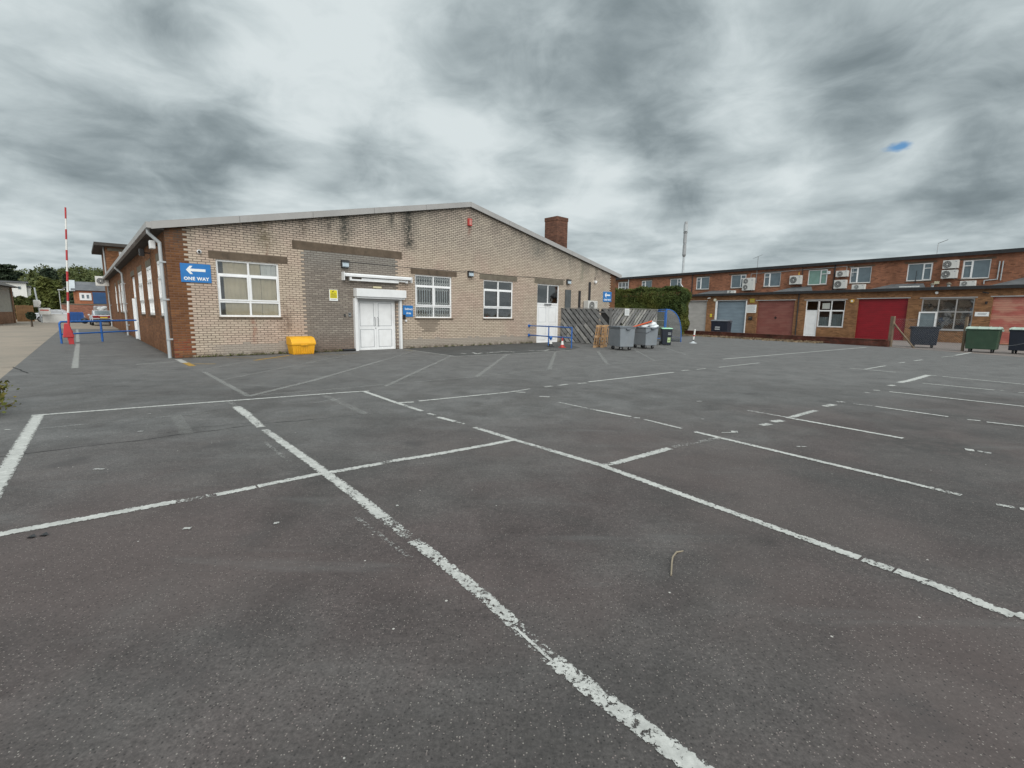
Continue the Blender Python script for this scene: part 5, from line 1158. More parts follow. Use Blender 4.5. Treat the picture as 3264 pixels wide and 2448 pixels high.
round_lamp('alarm_bell', 'pale octagonal alarm beside the top of the blue-grey shutter', -14.72, -.002, 3.40, pale, .17, 'alarm', 'alarms on the terrace')
round_lamp('alarm_bell', 'amber octagonal alarm between the entrance window and the bright red shutter', -2.15, -.002, 3.10, amber, .17, 'alarm', 'alarms on the terrace')
round_lamp('security_light', 'white round lamp high above the big dark window', 3.25, -.05, 3.62, M['white'], .10, 'lamp'); round_lamp('security_light', 'small white lamp above the pale grey shutter', -17.9, -.05, 3.55, M['white'], .08, 'lamp')
o = on_units('cctv_camera', 'white bullet camera above the pillar beside the pale grey shutter', 'camera', -15.35, -.02, 3.58); MB().tube([(0,0,0),(.0,-.12,.0)], .02, 6).build('arm', M['white'], o); MB().cyl((-.14,-.14,-.02),(.14,-.16,.03),.05,10).build('camera_body', M['white'], o, smooth=True)
o = on_units('cctv_camera', 'black camera at the top of the pillar above the name plate', 'camera', 5.9, -.02, 3.55); MB().tube([(0,0,0),(0,-.1,0)], .02, 6).build('arm', M['dark'], o); MB().cyl((-.18,-.12,.05),(.16,-.14,-.05),.045,10).build('camera_body', M['dark'], o)
o = on_units('wall_lantern', 'black lantern on the pillar above the name plate', 'lamp', 6.0, -.02, 2.75); MB().tube([(0,0,.2),(0,-.12,.2)], .015, 6).build('arm', M['dark'], o); MB().cyl((0,-.12,.0),(0,-.12,.18),.05,8,.08).build('lantern_body', M['dark'], o)
o = on_units('sensor_lamp', 'tiny amber lamp above the square air conditioner', 'lamp', -7.05, SB, 5.62); MB().ball((0,-.06,0), .07, 10, 6).box(-.05,.05,-.04,-.001,.05,.2).build('lamp_body', amber, o)
o = on_units('bell_box', 'white alarm box beside the green upstairs window', 'alarm', FU.px(2643,868,SB)[0], SB, 5.5); MB().box(-.12,.12,-.08,-.001,0,.26).build('alarm_casing', M['white'], o, bevel=.02); MB().box(-.05,.05,-.085,-.081,.1,.2).build('alarm_face', M['pipe'], o)
o = on_units('floodlight', 'yellow-faced floodlight below the two stacked air conditioners at right', 'light', FU.px(2987,904,SB)[0], SB-.05, 4.32); MB().box(-.15,.15,-.1,0,0,.2).build('lamp_head', pale, o, bevel=.02); MB().box(-.02,.02,-.02,.05,-.1,-.001).build('bracket', M['steel'], o)
for x_, lb in ((2972, 'left of two small mushroom roof vents on the lower roof'), (3024, 'right of two small mushroom roof vents on the lower roof')):
    o = on_units('roof_vent', lb, 'vent', FU.px(x_,910,.4)[0], .4, UH0+.055); MB().cyl((0,0,0),(0,0,.22),.09,12).build('vent_pipe', M['pipe'], o); MB().lathe([(.17,.22),(.15,.27),(.06,.36),(.01,.38)], seg=12).build('vent_cap', M['lintel_grey'], o)
o = on_units('roof_box', 'white plastic trunking box lying on the lower roof', 'box', FU.px(2898,912,.1)[0], .15, UH0+.055); MB().box(-.62,.62,-.12,.12,0,.17).build('box_body', M['casing'], o, bevel=.03); MB().box(-.63,-.6,-.1,.1,.02,.15).build('end_cap', M['pipe'], o)
# aerials and mast
ax = FU.px(2421,848,SB+.3)[0]
o = on_units('tv_aerial', 'television aerial on a pole above the upstairs windows', 'aerial', ax, SB-.08, 5.0); MB().cyl((0,0,0),(0,0,2.62),.03,8).box(-.05,.05,-.02,.08,.9,1.0).build('pole', M['steel'], o); mb = MB().cyl((-.55,.1,2.45),(.45,-.1,2.72),.012,6)
for i in range(7): x = -.5+i*.15; mb.cyl((x,-.18,2.46+.04*i),(x,.22,2.46+.04*i),.006,5)
mb.build('antenna', M['steel'], o)
ax = FU.px(2989,810,SB+.3)[0]
o = on_units('roof_pole', 'thin bent metal pole standing on the roof edge', 'pole', ax, SB+.1, 5.6); MB().tube([(0,0,0),(0,0,1.75),(.55,-.05,1.95)], .022, 6).build('pole', M['steel'], o); MB().box(-.05,.05,-.03,.03,.5,.56).build('clamp', M['steel'], o)
mp = at(2177, 864, 72.0); mp.z = 0
o = thing('phone_mast', 'slim grey phone mast rising behind the terrace', 'mast', mp, 0); zt = at(2185, 707, 72.0).z; z_b = at(2177, 820, 72.0).z; k = zt-z_b
MB().cyl((0,0,0),(0,0,z_b),.17,12,.15).build('pole', M['pipe'], o, smooth=True)
MB().lathe([(.15,0),(.25,k*.06),(.26,k*.08)], (0,0,z_b), 12).build('antenna_shroud', M['steel'], o)
MB().cyl((0,0,z_b+k*.08),(0,0,z_b+k*.34),.24,10).build('antenna_panel', M['mast_grey'], o); MB().cyl((0,0,z_b+k*.341),(0,0,z_b+k*.40),.20,10).build('antenna_shroud', M['steel'], o); MB().cyl((0,0,z_b+k*.401),(0,0,z_b+k*.66),.24,10).build('antenna_panel', M['mast_grey'], o)
MB().cyl((0,0,z_b+k*.661),(0,0,z_b+k*.71),.24,10,.29).build('antenna_shroud', M['steel'], o); MB().cyl((0,0,z_b+k*.73),(0,0,z_b+k*.92),.29,10).build('antenna_panel', M['pipe'], o); MB().cyl((0,0,z_b+k*.921),(0,0,z_b+k),.23,10,.19).build('antenna_panel', M['mast_grey'], o)

# ------------------------------------------------------------------ low wall, wire fence, right bins
d = LW1-LW0; o = thing('low_brick_wall', 'low dark brick wall edging the car park in front of the terrace', 'wall', LW0, math.atan2(d.y, d.x))
MB().box(0, d.length, 0, .22, -.05, .36).build('wall_body', M['low_wall_brick'], o); cbk = MB(); x = 0
while x < d.length-.3:
    w = .44; cbk.box(x, x+w-.012, -.02, .24, .361, .42+random.uniform(-.006, .006)); x += w
cbk.build('coping', M['low_wall_brick'], o)
wp = []
M['litter'] = leafmat('dead_leaves', (.20,.14,.09), (.30,.22,.14), (.12,.09,.05), 2.)
for _ in range(5200):
    t = random.random()**.8; base = LW0.lerp(LW1, t*.78); n_ = Vector((d.y, -d.x, 0)).normalized()*-1
    if n_.dot(Vector((0, -1, 0))) < 0: n_ = -n_
    off = abs(random.gauss(0, .30+.25*math.sin(t*23)**2)); wp.append(base+n_*off+Vector((0, 0, .02+max(0, .10-off*.12)*random.random())))
lt = leaf_cloud('leaf_litter', wp, .05, M['litter'], up=1.5); lt['kind'] = 'stuff'; lt['label'] = 'drift of dry leaves along the foot of the low brick wall'; lt['category'] = 'leaves'
def fence():
    a = Vector((22.48, 28.14, 0)); b_ = Vector((23.88, 25.03, 0)); c = b_+(b_-a)*1.05; d = c-a; L = d.length
    o = thing('wire_fence', 'sagging chain-link fence on posts in front of the right-hand bins', 'fence', a, math.atan2(d.y, d.x)); L1 = (b_-a).length; H = 1.62
    MB().box(-.09, .09, -.09, .09, 0, 1.80).build('post', M['post_wood'], o, bevel=.01)
    MB().cyl((.05, 0, 1.42), (1.25, .0, .0), .045, 8).build('strut', M['post_wood'], o); MB().box(L1-.05, L1+.05, -.05, .05, 0, 1.8).build('post', M['post_wood'], o); MB().box(L-.05, L+.05, -.05, .05, 0, 1.8).build('post', M['post_wood'], o)
    mb = MB(); sp = .11; r = .0022
    k = int((L1+H)/sp)
    def seg(x0, z0, x1, z1):
        dx = Vector((x1-x0, 0, z1-z0)); n_ = Vector((-dx.z, 0, dx.x)).normalized()*r
        mb.poly([Vector((x0, 0, z0))-n_, Vector((x1, 0, z1))-n_, Vector((x1, 0, z1))+n_, Vector((x0, 0, z0))+n_])
    for i in range(k):
        s = i*sp-H
        x0, x1 = max(s, 0), min(s+H, L1)
        if x1 > x0: seg(x0, .02+(x0-s), x1, .02+(x1-s)); seg(x0, .02+H-(x0-s), x1, .02+H-(x1-s))
    mb.build('wire_mesh', M['steel'], o)
    sag = [(L1+(L-L1)*t, 0, 1.15-.75*math.sin(math.pi*min(t*1.1, 1))+.0) for t in [i/14 for i in range(15)]]; MB().tube(sag, .006, 5).tube([(0, -.02, 1.64), (L1, -.02, 1.66)], .004, 5).build('straining_wire', M['steel'], o)
fence()
ua = FU.a
gR = 'four-wheeled bins behind the wire fence'
def fit_bin(px_, py_, label, body, lid, lt_, rz=ua, wpx=92):
    p = G(px_, py_); o = big_bin(label, p, rz, body, lid, L=1.22, Wd=.85, H=1.22, lidtype=lt_, group=gR, name='wheeled_bin'); o.location = p+(Matrix.Rotation(rz, 3, 'Z') @ Vector((0, .42, 0))); return o
fit_bin(2942, 1109, 'navy blue four-wheeled bin behind the wire fence, nearest the wooden post', 'navy_bin', 'navy_bin', 'flat', ua+.35)
fit_bin(3121, 1124, 'green four-wheeled bin with a pale lid behind the wire fence', 'green_bin', 'pale_lid', 'dome', ua+.05)
fit_bin(3262, 1130, 'dark four-wheeled bin with a pale lid cut by the right edge of the picture', 'navy_bin', 'pale_lid', 'dome', ua-.05)
p = G(2299, 1064)
o = big_bin('black four-wheeled bin with white marks behind the low wall by the blue-grey shutter', p, ua+.2, 'navy_bin', 'grey_bin_dark', L=1.45, Wd=.95, H=1.30, lidtype='dome', group=None, name='wheeled_bin')
p2 = at(2298, 1050, 45.5); p2.z = 0; o.location = p2
mk = MB().box(-.35, .08, -.492, -.486, .70, .79).box(-.36, .06, -.485, -.479, .52, .62); mk.build('lettering_strip', M['pipe'], o)

# ------------------------------------------------------------------ left: barrier, rails, background
bp_ = G(228.5, 1097)
o = thing('barrier_arm', 'raised red and white barrier arm on a red pivot post', 'barrier', bp_, math.atan2(bp_.y, bp_.x)-math.pi/2); RB = Matrix.Rotation(-(math.atan2(bp_.y, bp_.x)-math.pi/2), 3, 'Z')
MB().box(-.09, .09, -.07, .07, 0, .62).build('pivot_post', M['red_paint'], o, bevel=.01)
MB().hexa([(-.26,-.11,.30),(.13,-.11,.30),(.13,.11,.30),(-.26,.11,.30),(-.17,-.08,.93),(.0,-.08,.93),(.0,.08,.93),(-.17,.08,.93)]).build('counterweight', M['red_paint'], o, bevel=.03)
zs = [.9, 1.45, 2.05, 2.6, 3.15, 3.68, 4.22, 4.70, 5.2, 5.62, 5.95]
zs = [.95, 1.42, 2.05, 2.42, 2.85, 3.30, 3.9, 4.25, 4.9, 5.45, 5.95]
ys = [(1040,'red'),(985,'white'),(958,'red'),(898,'white'),(867,'red'),(831,'white'),(797,'red'),(765,'white'),(731,'red'),(696,'white'),(662,'red')]
def hz(y): return max(.9, at(222, y, math.hypot(bp_.x, bp_.y)).z)
yl = [(1080,'red'),(985-12,'white'),(965-2,'red'),(930,'white'),(895,'red'),(863,'white'),(830,'red'),(797,'white'),(763,'red'),(731,'white'),(696,'red')]
edges = [1085, 1040, 997, 960, 931, 897, 865, 830, 797, 763, 731, 697, 661]
DB = math.hypot(bp_.x, bp_.y)
def ex(y): return 219+(208.5-219)*(1040-y)/(1040-661)
cols = ['red','red','white','red','white','red','white','red','white','red','white','red']
for i, c_ in enumerate(cols):
    z0, z1 = at(222, edges[i], math.hypot(bp_.x, bp_.y)).z, at(222, edges[i+1], math.hypot(bp_.x, bp_.y)).z
    r0 = .044-.0012*i; A_ = RB @ (at(ex(edges[i]), edges[i], DB)-bp_); B_ = RB @ (at(ex(edges[i+1]), edges[i+1], DB)-bp_); A_.z += .001; MB().cyl(A_, B_, r0, 8).build('arm_band', M['red_paint'] if c_ == 'red' else M['white_band'], o)
r0_, r1_ = G(197, 1095), G(440, 1083)
o = thing('guard_rail', 'low blue tubular guard rail across the side lane', 'guard rail', r0_, math.atan2((r1_-r0_).y, (r1_-r0_).x)); L = (r1_-r0_).length
MB().tube([(0,0,0),(0,0,.90),(.06,0,.98),(L,0,1.02)], .04, 10).tube([(.0,0,.42),(L,0,.48)], .035, 10).build('rail_tubes', M['rail_blue'], o, smooth=True)
for x in (L*.50,): MB().cyl((x,0,0),(x,0,.98),.045,10).build('post', M['rail_blue'], o, smooth=True)
def corners(*pts): return pts
# white wall and things far along the side lane
def boxthing(name, label, cat, px0, px1, pyb, pyt, D, depth, mat, part='body', ang=None):
    a, b_ = at(px0, pyb, D), at(px1, pyb, D); zt = at((px0+px1)/2, pyt, D).z; a.z = b_.z = 0; d = b_-a
    o = thing(name, label, cat, a, math.atan2(d.y, d.x)); return o, d.length, zt
o, L, H = boxthing('white_wall', 'low white wall at the end of the side lane', 'wall', 137, 210, 1028, 1003, 73, .2, None); MB().box(0, L+1.0, 0, .3, 0, H).build('wall_body', M['white_band'], o); MB().box(-.03, L+1.03, -.03, .33, H+.001, H+.08).build('coping', M['white_band'], o)
# blue skips
o, L, H = boxthing('blue_skip', 'blue metal skip beyond the guard rail', 'skip', 223, 268, 1026, 995, 72, 2, None); MB().box(0, L, 0, 2, .1, H).build('skip_body', M['blue_skip'], o); rb = MB(); [rb.box(L*i/4-.04, L*i/4+.04, -.05, -.001, .15, H-.1) for i in range(5)]; rb.build('ribs', M['blue_skip'], o)
o = thing('refuse_sack', 'dark refuse sack beside the blue skip', 'sack', at(270, 1026, 68).xy.to_3d(), 0); MB().ball((0,0,.3), .36, 12, 8, (1,.8,.85)).build('sack_body', M['navy_bin'], o, smooth=True)
# parked saloon seen from behind
def car(label, loc, rz, paint, name='parked_car'):
    o = thing(name, label, 'car', loc, rz)      # rear faces local -y
    W_ = .86
    prof = [(-2.15,.42),(-2.2,.75),(-2.12,.98),(-1.55,1.02),(-1.05,1.38),(.2,1.42),(.95,1.02),(1.95,.88),(2.15,.60),(2.12,.32),(-2.1,.32)]
    mb = MB()
    secs = [(-W_, .93), (-W_*.95, 1.0), (W_*.95, 1.0), (W_, .93)]
    def sec(x, k): return [(x*(1 if z < .95 else .80), y*k if abs(y) > 1.5 else y, z*(1 if z < .95 else (.985 if k < 1 else 1))) for y, z in prof]
    n_ = len(prof); base = []
    for x, k in secs: base += sec(x, k)
    idx = [(i*n_+j, i*n_+(j+1) % n_, (i+1)*n_+(j+1) % n_, (i+1)*n_+j) for i in range(3) for j in range(n_)]+[tuple(range(n_))[::-1], tuple(range(3*n_, 4*n_))]
    mb.poly(base, idx); mb.build('body', M[paint], o, bevel=.03)
    MB().poly([(-.60,-1.585,1.06),(.60,-1.585,1.06),(.56,-1.135,1.37),(-.56,-1.135,1.37)]).build('rear_window', M['frosted'], o)
    MB().box(-.80,.80,-2.30,-2.20,.34,.62).build('bumper', M['car_dark'], o, bevel=.03)
    MB().box(-.80,-.34,-2.235,-2.17,.74,.93).build('tail_light', M['tail'], o, bevel=.02); MB().box(.34,.80,-2.235,-2.17,.74,.93).build('tail_light', M['tail'], o, bevel=.02); MB().box(-.33,.33,-2.235,-2.18,.70,.9).build('boot_panel', M['tail'], o)
    MB().box(-.27,.27,-2.25,-2.236,.70,.81).build('number_plate', M['plate'], o)
    for sx in (-1, 1):
        for y in (-1.35, 1.4):
            w = MB().cyl((sx*.72, y, .31), (sx*.885, y, .31), .31, 18).build('wheel', M['tyre'], o); MB().cyl((sx*.886, y, .31), (sx*.895, y, .31), .19, 14).build('hub_cap', M['steel'], w)
        MB().box(sx*.84, sx*1.0, .55, .67, .93, 1.06).build('wing_mirror', M[paint], o, bevel=.02)
    return o
cp_ = G(303, 1038); car('silver saloon parked tail-on beyond the guard rail', cp_+Vector((-.9, 1.9, 0)), math.atan2(cp_.y, cp_.x)-math.pi/2+.05, 'car_silver')
wc = at(190, 1020, 77); wc.z = 0; car('pale blue car half hidden behind the low white wall', wc, math.atan2(wc.y, wc.x)+rad(160), 'car_silver')
# plastic wrapped goods
o, L, H = boxthing('wrapped_goods', 'stack of goods wrapped in clear plastic beside the building', 'stack', 303, 362, 1034, 975, 69, 1.5, None)
mb = MB().box(0, L, 0, 1.5, 0, H); me_ = mb.build('wrapped_load', M['wrap'], o, bevel=.15); wt = MB(); [wt.ball((L*random.uniform(.25, .95), -.02, H*random.uniform(.75, .95)), .16, 8, 5, (1.3, .4, .9)) for _ in range(6)]; wt.build('white_bundle', M['bag_white'], o)
# retaining wall and blue-shuttered brick house on higher ground
o, L, H = boxthing('retaining_wall', 'brick retaining wall below the slate-roofed workshop', 'wall', 219, 372, 1019, 972, 78, .4, None); MB().box(-.5, L+6, 0, .5, 0, H).build('wall_body', redbrick('faded_brick', (.33,.14,.09), (.24,.10,.07), (.22,.15,.12), dark=.3), o); MB().box(-.55, L+6, -.05, .55, H+.001, H+.12).build('coping', M['lintel_grey'], o); HB = H
a, b_ = at(238, 972, 82), at(372, 972, 82); zb_ = 2.0; ze = at(300, 927, 82).z; zr = at(300, 899, 84).z; d = (b_-a); d.z = 0
o = thing('workshop', 'brick workshop with a grey slate roof and a blue shutter on higher ground', 'building', (a.x, a.y, 0), math.atan2(d.y, d.x)); L = d.length+4
orb = redbrick('orange_brick', (.42,.16,.08), (.34,.12,.06), (.30,.18,.12), dark=.15)
MB().box(0, L, 0, 6, 0, ze).build('wall', orb, o)
MB().hexa([(-.2,-.3,ze+.002),(L,-.3,ze+.002),(L,6,ze+.002),(-.2,6,ze+.002),(-.2,2.6,zr),(L,2.6,zr),(L,3.2,zr),(-.2,3.2,zr)]).build('roof', M['slate'], o)
MB().hexa([(-.35,-.4,ze-.1),(.2,-.4,ze-.1),(.2,0-.001,ze-.1),(-.35,-.001,ze-.1),(-.35,2.5,zr+.15),(.2,2.5,zr+.15),(.2,2.9,zr+.15),(-.35,2.9,zr+.15)]).build('gable_board', M['pipe'], o)
def ux(px_): q = at(px_, 950, 82); return (Vector((q.x, q.y, 0))-Vector((a.x, a.y, 0))).dot(d.normalized())
x0, x1 = ux(254), ux(292); z0_, z1_ = at(270, 957, 82).z, at(270, 934, 82).z
mb = MB(); frame_bars(mb, lambda u, dd, z: (u, dd-.1, z), x0, x1, z0_, z1_, [(x0+x1)/2], [], .22, 0, .09); w = mb.build('window', M['white'], o); MB().poly([(x0,-.03,z0_),(x1,-.03,z0_),(x1,-.03,z1_),(x0,-.03,z1_)]).build('pane', M['frosted'], w)
MB().box(ux(296), ux(352), -.8, -.002, at(300, 968, 82).z, at(300, 932, 82).z).build('blue_shutter_box', M['blue_box'], o)
# shed on the far left
a, b_ = at(-60, 1040, 60), at(50, 1022, 72); a.z = b_.z = 0; d = b_-a; L = d.length
o = thing('clad_shed', 'low shed with pale ribbed cladding over a brick base at the left edge', 'shed', a, math.atan2(d.y, d.x)); H1 = 3.6
MB().box(0, L, 0, 5, 0, 1.15).box(L-.6, L, -.05, -.001, 0, H1).build('brick_base', redbrick('shed_brick', (.36,.20,.12), (.28,.15,.09), (.25,.18,.13), dark=.2), o)
MB().box(0, L-.62, .05, 4.9, 1.151, H1).box(L-.62, L-.05, 0.0, 4.9, 1.151, H1).build('cladding', M['cladding'], o)
MB().hexa([(-1,-.8,H1+.001),(L+.2,-.8,H1+.001),(L+.2,5.5,H1+.001),(-1,5.5,H1+.001),(-1,1.8,H1+1.0),(L+.2,1.8,H1+1.0),(L+.2,2.6,H1+1.0),(-1,2.6,H1+1.0)]).build('roof', M['soffit'], o)
# board fence
a, b_ = at(54, 1010, 78), at(112, 1010, 80); a.z = b_.z = 0; d = b_-a
o = thing('board_fence', 'brown board fence between the shed and the telegraph pole', 'fence', a, math.atan2(d.y, d.x)); L = d.length; bf = MB()
for i in range(int(L/.3)): bf.box(i*.3, i*.3+.29, 0, .03, 0, at(80, 973, 79).z+.02*math.sin(i*5))
bf.build('boards', M['brown_wood'], o); MB().box(0, L, .031, .08, 1.0, 1.1).build('rail', M['brown_wood'], o)
# telegraph pole with sign
pp = at(134, 1026, 73); pp.z = 0
o = thing('telegraph_pole', 'leaning pale pole with a box and small signs at the lane corner', 'pole', pp, 0); zt = at(126, 917, 73).z
MB().tube([(0,0,0),(-.2,0,zt*.5),(-.35,0,zt)], .07, 10).build('pole', M['pipe'], o); zb_ = at(130, 960, 73).z; MB().box(-.42,.22,-.3,-.13,zb_-.65,zb_+.12).build('equipment_box', M['casing'], o, bevel=.05)
zs_ = at(150, 992, 73).z; MB().box(.05,1.25,-.2,-.15,zs_-.35,zs_+.35).build('sign', M['white_band'], o); MB().box(.15,1.1,-.206,-.201,zs_+.05,zs_+.17).build('sign_band', plain('red_print', (.55,.08,.06), .5), o); MB().cyl((.1,-.2,zs_+.9),(.1,-.25,zs_+.9),.28,14).build('round_sign', M['white_band'], o)

# small left-hand post / dark shrub by the shed
def crown_pts(ells, n_):
    vol = np.array([e[3]*e[4]*e[5] for e in ells]); vol = vol/vol.sum(); P = []; T = []
    for e, v in zip(ells, vol):
        m_ = max(8, int(n_*v)); dd = RNG.normal(size=(m_, 3)); dd /= np.linalg.norm(dd, axis=1)[:, None]
        lump = 1+.16*np.sin(dd[:, 0]*7+e[0])*np.sin(dd[:, 2]*6+e[1]*2)+.10*np.sin(dd[:, 1]*13+dd[:, 2]*9)
        r = RNG.uniform(.55, 1.0, m_)**.5*lump
        P.append(np.array(e[:3])+dd*r[:, None]*np.array(e[3:6])); T.append(np.clip(.45+.35*np.sin(dd[:, 0]*5+e[2])+RNG.normal(0, .22, m_), 0, 1))
    return np.concatenate(P), np.concatenate(T)
def tree(name, label, base, H, ells, n_, size, mat, trunk_r=.3, group=None, cat='tree'):
    o = thing(name, label, cat, base, random.uniform(0, 6), group)
    tb = MB().cyl((0,0,-.5),(0,0,H*.5),trunk_r,10,trunk_r*.6).cyl((0,0,H*.5),(0,0,H*.85),trunk_r*.6,8,trunk_r*.15)
    for e in ells[:8]: tb.cyl((0,0,min(H*.45, e[2]*.7)),(e[0]*.8,e[1]*.8,e[2]),trunk_r*.32,6,trunk_r*.08)
    tb.build('trunk', M['bark'], o)
    P, T = crown_pts(ells, n_); leaf_cloud('crown', P, size, mat, o, up=.2, tint=T); return o
def tpx(px_, pyt, D, zbase, halfpx):    # height and half-width of a tree from its outline
    b_ = at(px_, pyt, D); H = b_.z-zbase; w = (at(px_+halfpx, pyt, D)-at(px_-halfpx, pyt, D)).length/2; return Vector((b_.x, b_.y, zbase)), H, w
# hill
hm = MB(); NA, NR = 50, 16; hv = []
def hillz(r, a): return 16.5*(1/(1+math.exp(-(r-215)/32)))*(.55+.45*math.sin(max(0, min(math.pi, (a+85)/70*math.pi))))-1.0 if r > 100 else -.5
for i in range(NR):
    r = 95+i*16
    for j in range(NA+1):
        a = -86+j*70/NA; hv.append((r*math.sin(rad(a)), r*math.cos(rad(a)), hillz(r, a)+.8*math.sin(i*1.3+j*.7)))
me = bpy.data.meshes.new('hill'); me.from_pydata(hv, [], [(i*(NA+1)+j, i*(NA+1)+j+1, (i+1)*(NA+1)+j+1, (i+1)*(NA+1)+j) for i in range(NR-1) for j in range(NA)]); me.materials.append(M['hillmat'])
ho = bpy.data.objects.new('hill', me); C.objects.link(ho); struct(ho)
# woodland on the hill
wpts = []; wt_ = []
for _ in range(560):
    a = random.uniform(-62, -36); r = random.uniform(125, 330); z = hillz(r, a); h = random.uniform(3.5, 6.5) if r > 150 else random.uniform(3, 4.5); w = random.uniform(2.2, 4.5)
    c = (r*math.sin(rad(a)), r*math.cos(rad(a)), z+h*.55); P, T = crown_pts([(c[0], c[1], c[2], w, w, h*.5)], 190); t0 = random.random(); P = P-np.array([0, 0, (2.2 if a < -45 else 0)]); wpts.append(P); wt_.append(np.clip(T*.5+t0*.6-.1, 0, 1))
wo = leaf_cloud('woodland', np.concatenate(wpts), .38, M['leaf_wood'], up=.3, tint=np.concatenate(wt_)); wo['kind'] = 'stuff'; wo['label'] = 'wooded hillside beyond the side lane'; wo['category'] = 'woodland'
# trees one can tell apart
b_, H, w = tpx(148, 888, 104, 0, 52)
tree('round_tree', 'big rounded light green tree behind the telegraph pole', b_, H, [(0,0,H*.55,w,w,H*.45),(w*.5,0,H*.4,w*.7,w*.7,H*.3),(-w*.55,0,H*.35,w*.7,w*.7,H*.3),(0,w*.3,H*.72,w*.6,w*.6,H*.27),(-w*.2,-w*.6,H*.4,w*.6,w*.5,H*.3)], 9000, .27, M['leaf_green'], .5)
b_, H, w = tpx(152, 855, 190, hillz(190,-48), 24)
tree('umbrella_pine', 'dark domed pine standing on the skyline in the middle of the wood', b_, H, [(0,0,H*.82,w,w,H*.16),(-w*.5,0,H*.66,w*.8,w*.8,H*.16),(w*.5,0,H*.6,w*.9,w*.9,H*.18),(0,0,H*.4,w*1.1,w*1.1,H*.25)], 5200, .42, M['leaf_dark'], .5)
b_, H, w = tpx(20, 845, 180, hillz(180,-47), 42)
tree('cedar_tree', 'flat-layered dark cedar on the skyline at the far left', b_, H, [(0,0,H*.97,w*.8,w*.6,H*.035),(w*.35,0,H*.86,w*.75,w*.6,H*.03),(-w*.4,0,H*.78,w*.9,w*.6,H*.04),(w*.15,0,H*.68,w,w*.7,H*.05),(0,0,H*.5,w*1.1,w*.8,H*.12)], 4800, .38, M['leaf_dark'], .5)
b_, H, w = tpx(98, 861, 185, hillz(185,-47), 12)
tree('conifer', 'pointed green conifer between the cedar and the domed pine', b_, H, [(0,0,H*.92,w*.2,w*.2,H*.08),(0,0,H*.78,w*.5,w*.5,H*.12),(0,0,H*.6,w*.9,w*.9,H*.16),(0,0,H*.38,w*1.2,w*1.2,H*.2)], 2600, .40, M['leaf_wood'], .4)
b_, H, w = tpx(206, 872, 150, hillz(150,-45), 13)
tree('conifer', 'narrow dark tree just left of the raised barrier arm', b_, H, [(0,0,H*.85,w*.6,w*.6,H*.15),(0,0,H*.6,w,w,H*.25),(0,0,H*.35,w*1.2,w*1.2,H*.3)], 2600, .33, M['leaf_dark'], .4)
b_, H, w = tpx(330, 862, 165, hillz(165,-43), 30)
tree('broad_tree', 'olive green tree on the skyline beside the two-storey block', b_, H, [(0,0,H*.7,w,w,H*.26),(-w*.6,0,H*.55,w*.8,w*.8,H*.25),(w*.5,0,H*.5,w*.9,w*.9,H*.3)], 3600, .40, M['leaf_wood'], .4)
b_, H, w = tpx(70, 945, 92, 0, 38)
tree('shrubby_tree', 'low dark green trees massed behind the board fence', b_, H, [(0,0,H*.55,w,w*.6,H*.42),(-w*.8,0,H*.5,w*.8,w*.6,H*.4),(w*.7,0,H*.5,w*.7,w*.6,H*.42)], 5200, .26, M['leaf_wood'], .3)
b_, H, w = tpx(225, 945, 96, 0, 34)
tree('shrubby_tree', 'dark bushy tree between the round tree and the slate-roofed workshop', b_, H, [(0,0,H*.5,w,w*.6,H*.45),(-w*.7,0,H*.4,w*.8,w*.6,H*.35),(w*.5,0,H*.62,w*.6,w*.6,H*.35)], 4800, .26, M['leaf_dark'], .3)
# small tree in the lane
b_, H, w = tpx(98, 994, 57.5, 0, 13); b_ = G(103, 1041)
tree('lane_shrub', 'small dark shrub on a thin stem standing in the side lane', b_, H, [(0,0,H*.74,w,w,H*.2),(-w*.5,0,H*.66,w*.7,w*.7,H*.15)], 1500, .12, M['leaf_dark'], .09, cat='shrub')
# white houses on the hill
def house(label, px0, px1, pyb, pyt, D, zf, wins, dep=6, name='white_house'):
    a, b_ = at(px0, pyb, D), at(px1, pyb, D); zb_ = min(a.z, b_.z)-2; zt = at((px0+px1)/2, pyt, D).z; d = b_-a; d.z = 0
    o = thing(name, label, 'house', (a.x, a.y, zb_), math.atan2(d.y, d.x)); L = d.length; H = zt-zb_
    MB().box(0, L, 0, dep, 0, H).build('wall', M['white_band'], o); MB().box(-.3, L+.3, -.3, dep+.3, H+.001, H+.25).build('roof', M['slate'] if zf else M['white_band'], o)
    for (fx0, fx1, z0_, z1_) in wins: w_ = MB().box(L*fx0, L*fx1, -.06, -.002, H*z0_, H*z1_).build('window', M['tinted'], o)
    return o
house('long white house on the wooded hillside at left', 0, 86, 930, 901, 112, True, [(.05,.35,.5,.68),(.68,.78,.72,.84),(.4,.46,.4,.6)])
house('lower white extension right of the long white house', 88, 124, 932, 916, 113, True, [(.3,.5,.5,.7)])
house('small white house glimpsed between the trees left of the barrier', 190, 207, 926, 918, 140, True, [(.4,.6,.5,.7)])
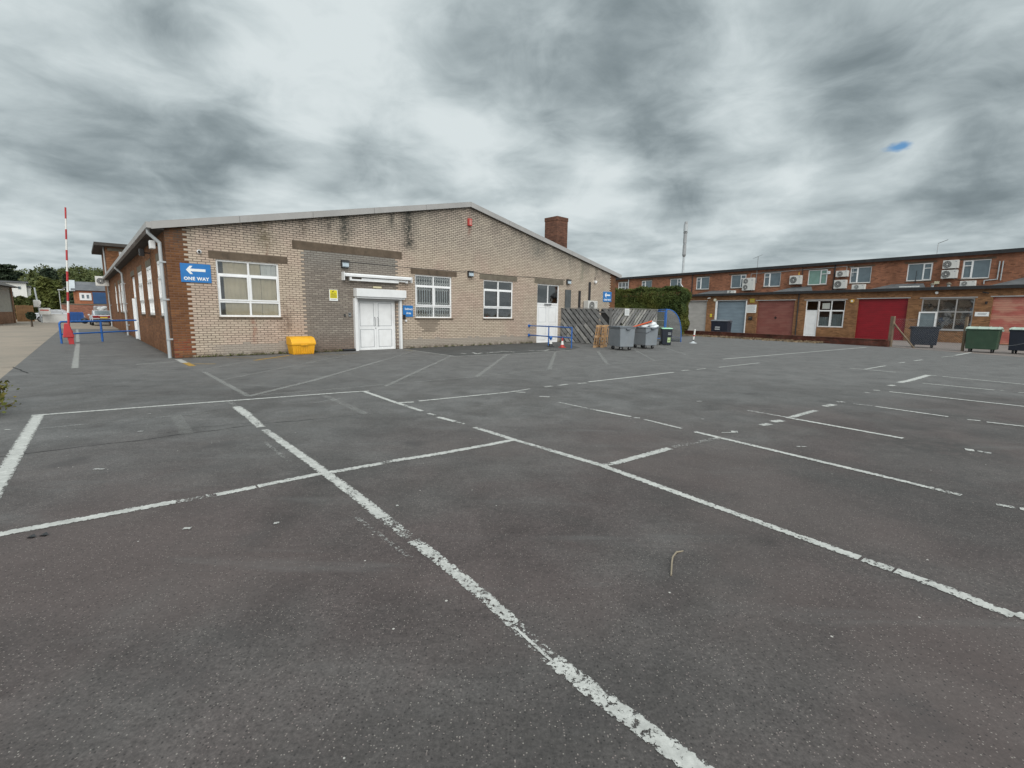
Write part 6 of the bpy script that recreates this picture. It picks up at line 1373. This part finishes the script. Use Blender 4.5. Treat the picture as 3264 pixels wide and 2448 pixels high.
# second row: pole behind trees
pp = at(192, 960, 90); pp.z = 0; o = thing('lamp_post', 'thin grey lamp post among the trees left of the barrier', 'lamp post', pp, 0); MB().cyl((0,0,0),(0,0,at(191, 925, 90).z),.06,8,.04).build('pole', M['pipe'], o); MB().box(-.1,.5,-.1,.1,at(191, 925, 90).z,at(191, 925, 90).z+.12).build('lamp_head', M['pipe'], o)

# bush poking in at the left edge
bb = G(-105, 1330); o = thing('roadside_bush', 'yellow-green leafy bush poking in at the left edge', 'bush', bb, 0)
st = MB(); P = []
for k in range(26):
    a = random.uniform(0, 6.28); el = random.uniform(.2, 1.3); ln = random.uniform(.35, .75); t = Vector((math.cos(a)*math.cos(el), math.sin(a)*math.cos(el), math.sin(el)))*ln; st.cyl((0,0,0), t, .008, 5, .004)
    for _ in range(34): s_ = random.uniform(.35, 1.05); P.append(t*s_+Vector((random.gauss(0,.05), random.gauss(0,.05), random.gauss(0,.05))))
br = (G(8, 1290)-bb)*.9+Vector((0, 0, .35)); st.cyl((0,0,.1), br, .01, 6, .004); st.build('stems_or_core', M['bark'], o)
for _ in range(420): s_ = random.uniform(.6, 1.0); P.append(br*s_+Vector((random.gauss(0,.07), random.gauss(0,.07), random.gauss(0,.045))))
leaf_cloud('leaves', P, .032, M['leaf_bush'], o, up=.4)
# twig and dead leaves on the tarmac
tw = [G(2139, 1837), G(2141, 1800), G(2144, 1783), G(2156, 1764), G(2177, 1756)]
o = thing('twig', 'thin bent pale twig lying on the tarmac', 'twig', tw[0], 0); MB().tube([(q-tw[0])+Vector((0, 0, .008+.012*math.sin(i))) for i, q in enumerate(tw)], .0055, 6).build('stem', plain('pale_twig', (.24,.20,.145), .8), o, smooth=True)
for (x, y, lb) in ((99, 1714, 'left of two curled black leaves below the long bay line'), (139, 1708, 'right of two curled black leaves below the long bay line')):
    o = MB().poly([(-.03,0,.004),(0,-.018,.018),(.034,.004,.006),(.004,.022,.02)], [(0,1,3),(1,2,3)]).prism([(-.02,-.01,.001),(.02,-.012,.001),(.015,.012,.001)], (0,0,.006)).build('dead_leaf', M['dark'], loc=G(x, y)); tag(o, lb, 'leaf', 'dead leaves on the tarmac')
